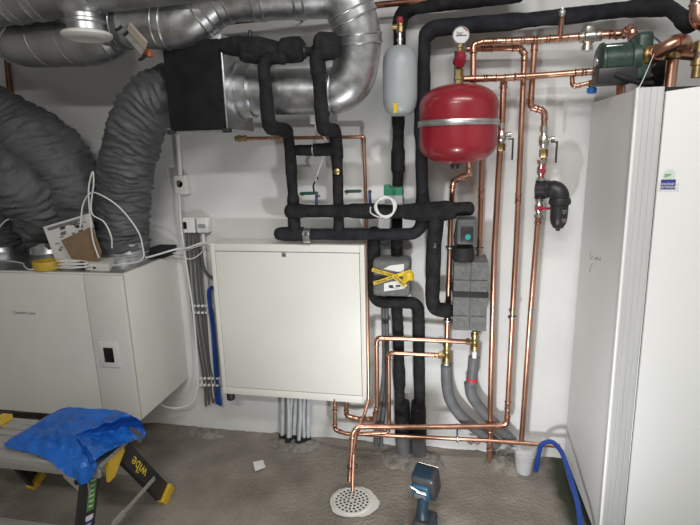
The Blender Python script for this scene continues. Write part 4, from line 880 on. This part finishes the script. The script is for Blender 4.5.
# ------------------------------------------------------------------ work light
b0 = V(-.060, -.66, 0)
wl = thing('work_light', 'petrol blue and black cordless work light standing on its battery', 'work light', b0)
def rz(a): return Matrix.Rotation(a, 3, 'Z')
Rb = rz(math.radians(-14))
g = G(); g.box(b0+V(0, 0, .044), (.078, .108, .066), Rb, .012, 3); ba = g.build('battery', 'teal', wl)
G().box(b0+V(0, 0, .006), (.074, .104, .012), Rb, .004).build('battery_base', 'black', wl)
g = G(); g.box(b0+V(0, .0, .098), (.080, .100, .046), Rb, .018, 4); ft = g.build('foot', 'black', wl)
g = G(); g.box(b0+Rb @ V(0, -.004, .100), (.083, .096, .014), Rb, .006, 3); g.build('foot_band', 'teal', ft)
G().box(b0+Rb @ V(.040, -.03, .05), (.006, .03, .05), Rb, .002).build('battery_label', 'paper', wl)
nk = [b0+V(-.010, .0, .115), b0+V(-.012, .004, .15), b0+V(-.006, .012, .22)]
G().tube(nk, lerpf((0, .030), (.3, .023), (.8, .024), (1, .028)), 0, 14, .012).build('handle', 'navy', wl)
Rh = rz(math.radians(-17)) @ Matrix.Rotation(math.radians(20), 3, 'X')
hc = b0+V(.002, .022, .262)
g = G(); g.box(hc, (.094, .078, .122), Rh, .014, 3); hd = g.build('head', 'black', wl)
g = G(); g.box(hc+Rh @ V(-.010, -.041, -.014), (.070, .02, .082), Rh, .010, 3); bk = g.build('rear_cover', 'teal', hd)
g = G(); g.box(hc+Rh @ V(-.006, -.004, .060), (.074, .058, .008), Rh, .004, 3); g.build('top_cover', 'navy', hd)
G().box(hc+Rh @ V(-.012, -.0515, -.034), (.046, .003, .026), Rh, .002).build('vent_slots', 'dgrey', hd)
G().box(hc+Rh @ V(-.004, -.0520, -.002), (.040, .003, .014), Rh, .001).build('printed_label', 'paper', hd)
g = G(); g.tube([hc+Rh @ V(-.052, -.05, .010), hc+Rh @ V(-.044, -.058, .030), hc+Rh @ V(-.008, -.058, .012), hc+Rh @ V(.02, -.056, .014)], .0042, .006, 10); g.build('hook', 'steel', hd)
ln = G().box(hc+Rh @ V(0, .0405, 0), (.078, .004, .10), Rh, .003).build('lens', 'diffuser', hd)
LAMP_POS = hc+Rh @ V(0, .047, .0); LAMP_DIR = (Rh @ V(0, 1, 0))

# ================================================================== WORK PLATFORM
H = .42; DX0, DX1, DY0, DY1 = -1.95, -1.262, -.955, -.69
wp = thing('work_platform', 'low aluminium work platform with black legs and yellow feet', 'work platform', ((DX0+DX1)/2, (DY0+DY1)/2, 0))
g = G()
w = (DY1-DY0)/6
for i in range(6): g.span((DX0, DY0+w*i+.0015, H-.012), (DX1, DY0+w*(i+1)-.0015, H), .003)
g.span((DX0, DY0+.004, H-.016), (DX1, DY1-.004, H-.008))
g.build('deck', 'aludull', wp, smooth=False)
G().span((DX0, DY0-.003, H-.050), (DX1, DY0+.012, H-.003), .003).build('front_rail', 'aludull', wp)
G().span((DX0, DY1-.012, H-.062), (DX1, DY1+.003, H-.003), .003).build('rear_rail', 'aludull', wp)
def stile(xc, ytop, yfoot, inner, fx=0.):
    a, b_ = V(xc, ytop, H-.025), V(xc+fx, yfoot, .0); u = (b_-a).normalized(); n = V(1, 0, 0); n = (n-u*n.dot(u)).normalized(); v = n.cross(u); l = (b_-a).length
    R_ = rotm(n, v, u); m_ = a+u*(l-.05)/2
    g = G(); g.box(m_, (.008, .078, l-.05), R_, .002)
    for s in (-1, 1): g.box(m_+v*s*.035-n*inner*.012, (.026, .008, l-.05), R_, .002)
    o = g.build('leg', 'black', wp)
    g = G(); g.box(a+u*(l-.022), (.034, .086, .046), R_, .005); f = g.build('foot', 'yellow', o)
    fz = G()
    return o, a, b_, u, n, v, l
rr = stile(-1.290, -.790, -.575, 1, .045); rn = stile(-1.325, -.90, -1.05, 1, .0); ll = stile(-1.905, -.775, -.585, -1, -.03); lnr = stile(-1.915, -.90, -1.10, -1)
o, a, b_, u, n, v, l = rr
q = a+u*l*.50; text(o, 'wibe', q+n*.0045+u*0+ (n.cross(-u))*(-.016), -u, n, .066, 'ytape')
o, a, b_, u, n, v, l = rn
for (t0, t1, m_) in ((.12, .42, 'sgreen'), (.47, .72, 'snavy')):
    c = a+u*l*(t0+t1)/2+n*.0052; s = G().box(c, (.0012, .040, l*(t1-t0)), rotm(n, v, u)).build('sticker', m_, o, smooth=False)
    g = G()
    for i in range(6): g.box(c+n*.001+u*l*(t1-t0)*(-.38+.15*i), (.0008, .028-.004*(i % 3), .004), rotm(n, v, u))
    if m_ == 'snavy': g.box(c+n*.001-u*l*(t1-t0)*.47, (.0008, .040, .016), rotm(n, v, u))
    g.build('sticker_print', 'paper', s, smooth=False)
# hinge corner plates, brace, rungs
c = V(-1.262, -.85, H-.04)
g = G(); g.prism([V(-1.274, -.90, H-.014), V(-1.274, -.80, H-.014), V(-1.274, -.80, H-.035), V(-1.274, -.875, H-.10), V(-1.274, -.91, H-.10)], V(.012, 0, 0)); g.build('corner_bracket', 'yellow', wp)
g = G(); g.prism([V(-1.318, DY0+.0, H-.05), V(-1.42, DY0+.0, H-.05), V(-1.42, DY0+.0, H-.065), V(-1.345, DY0+.0, H-.135), V(-1.318, DY0, H-.135)], V(0, .006, 0)); gu = g.build('gusset', 'aludull', wp)
G().lathe([(.011, 0), (.011, .002), (0, .002)], V(-1.365, DY0-.0005, H-.078), (0, -1, 0), 16).build('gusset_hole', 'black', gu)
g = G(); g.prism([V(-1.93, -.80, H+.002), V(-1.93, -.70, H+.002), V(-1.93, -.70, H+.022), V(-1.93, -.80, H+.022)], V(.05, 0, 0)); g.build('hinge_cap', 'yellow', wp)
G().box(V(-1.90, -.82, H+.008), (.05, .10, .014), None, .003).build('hinge_strip', 'black', wp)
a = rr[1]+rr[3]*rr[6]*.62+V(.010, 0, 0); b_ = rn[1]+rn[3]*rn[6]*.80+V(.010, 0, 0)
br = G(); d = (b_-a).normalized(); R_ = rotm(V(1, 0, 0), V(1, 0, 0).cross(d).normalized()*-1, d); br.box((a+b_)/2, (.004, .022, (b_-a).length+.02), R_, .0015); bo_ = br.build('brace', 'aludull', wp)
G().box((a+b_)/2+d*.02, (.010, .028, .06), R_, .002).build('brace_joint', 'aludull', bo_)
f = .52; y_ = rr[1].y+(rr[2].y-rr[1].y)*f; z_ = rr[1].z+(rr[2].z-rr[1].z)*f
G().span((-1.92, y_-.03, z_-.012), (-1.27, y_+.03, z_+.012), .004).build('rear_rung', 'aludull', wp)
f = .66; y_ = rn[1].y+(rn[2].y-rn[1].y)*f; z_ = rn[1].z+(rn[2].z-rn[1].z)*f
G().span((-1.92, y_-.035, z_-.012), (-1.33, y_+.035, z_+.012), .004).build('front_rung', 'aludull', wp)

# ------------------------------------------------------------------ blue bag
ol = [(4, 444, .012), (16, 435, .014), (30, 427, .018), (50, 415, .03), (66, 407.5, .04), (85, 408, .045), (105, 409, .045), (120, 411, .04), (133, 416, 'R'), (142, 423, 'R'), (146, 431, 'R'), (144, 438, 'R'), (136, 440, 'R'), (126, 443, 'R'), (115, 448, 'R'), (105, 453, 'R'), (97, 459, 'R'), (93, 463, 'F'), (95, 470, 'F'), (92, 478, 'F'), (84, 484, 'F'), (76, 479, 'F'), (66, 473, 'F'), (58, 467.5, 'F'), (48, 460, .008), (34, 454, .008), (20, 450, .010), (10, 448, .010)]
O, Ed = [], []
for x, y, k in ol:
    if k == 'R': q = PX(x, y, DX1+.028); O.append(q); Ed.append(V(DX1+.014, q.y, max(H+.012, q.z+.01)))
    elif k == 'F': q = P(x, y, -DY0+.028); O.append(q); Ed.append(V(q.x, DY0-.014, max(H+.012, q.z+.004)))
    else: q = Z(x, y, H+k); O.append(q); Ed.append(None)
ce = Z(74, 435, H+.05)
Ed = [e if e else ce.lerp(q, .80) for e, q in zip(Ed, O)]
for e, q, (x, y, k) in zip(Ed, O, ol):
    if not isinstance(k, str): e.z = max(H+.012, H+.05*.36+k*.6)
def dens(L, k):
    out = []; n = len(L)
    for i in range(n):
        a, b_, c, d = L[i-1], L[i], L[(i+1) % n], L[(i+2) % n]
        for j in range(k):
            t = j/k; out.append(.5*((2*b_)+(c-a)*t+(2*a-5*b_+4*c-d)*t*t+(3*b_-a-3*c+d)*t**3))
    return out
O = dens(O, 6); Ed = dens(Ed, 6); n = len(O); m_ = 34; vs = [ce.copy()]
for j in range(1, m_+1):
    s = j/m_
    for i, q in enumerate(O):
        p = ce.lerp(Ed[i], s/.8) if s <= .8 else Ed[i].lerp(q, (s-.8)/.2)
        ang = 2*PI*i/n; fall = 1 if s < .8 else 1-(s-.8)/.2*.7
        w = .016*noise.noise((p.x*8, p.y*8, 1))+.012*(abs(noise.noise((p.x*16+p.y*9, p.y*15, 5)))*2-.5)+.006*noise.noise((p.x*42, p.y*42, 2))+.010*noise.noise((math.cos(ang)*5, math.sin(ang)*5, s*2))*s
        zc_ = p.z+w*fall*min(1, s*3)
        if p.x < DX1+.004 and p.y > DY0-.005: zc_ = max(zc_, H+.006)
        vs.append(V(p.x+(w*.6 if s > .8 and p.x > DX1 else 0), p.y-(abs(w)*.8 if s > .8 and p.y < DY0 else 0), zc_))
fs = [(0, 1+i, 1+(i+1) % n) for i in range(n)]
for j in range(m_-1):
    for i in range(n): a, b_ = 1+j*n+i, 1+j*n+(i+1) % n; fs.append((a, b_, b_+n, a+n))
g = G(); g.add(vs, fs); bg = g.build('plastic_bag', 'bag', label='crumpled blue plastic bag draped over the work platform corner', cat='plastic bag', sharp=80)
def onx(x, y): return PX(x, y, DX1+.058)
q2 = [onx(130, 426), onx(136, 429), onx(142, 435), onx(141, 438), onx(135, 435), onx(130, 430)]
G().prism(q2, V(.001, 0, 0)).build('handle_opening', 'dgrey', bg, smooth=False)

# ================================================================== LIGHT, WORLD, CAMERA
def area(name, loc, tgt, size, sy, power, col=(1, 1, 1)):
    l = bpy.data.lights.new(name, 'AREA'); l.shape = 'RECTANGLE'; l.size = size; l.size_y = sy; l.energy = power; l.color = col
    o = bpy.data.objects.new(name, l); C.objects.link(o); o.location = loc; o.rotation_euler = (Vector(tgt)-Vector(loc)).to_track_quat('-Z', 'Y').to_euler(); return o
area('ceiling_light', (.35, -1.6, 2.58), (.35, -1.2, 0), 1.3, .2, 24, (1, .985, .955))
area('ceiling_light_rear', (-.45, -3.1, 2.58), (-.45, -2.6, 0), 1.3, .2, 38, (1, .985, .955))
l = bpy.data.lights.new('floor_flood_beam', 'SPOT'); l.energy = 42; l.spot_size = math.radians(140); l.spot_blend = 1.; l.shadow_soft_size = .055; l.color = (.97, .985, 1)
o = bpy.data.objects.new('floor_flood_beam', l); C.objects.link(o); o.location = (-.02, -1.3, .30); dd = V(.10, 1.3, .60); o.rotation_euler = dd.to_track_quat('-Z', 'Y').to_euler()
w = bpy.data.worlds.new('world'); bpy.context.scene.world = w; w.use_nodes = True
w.node_tree.nodes['Background'].inputs[0].default_value = (.8, .82, .85, 1); w.node_tree.nodes['Background'].inputs[1].default_value = .3
cam = bpy.data.cameras.new('camera'); cam.sensor_width = 36; cam.lens = FPX*36/700; cam.clip_start = .02
co_ = bpy.data.objects.new('camera', cam); C.objects.link(co_)
co_.matrix_world = Matrix.Translation(CAM) @ rotm(RT, UP, -_f).to_4x4()
sc = bpy.context.scene; sc.camera = co_
sc.view_settings.view_transform = 'Standard'; sc.view_settings.look = 'None'; sc.view_settings.exposure = 0
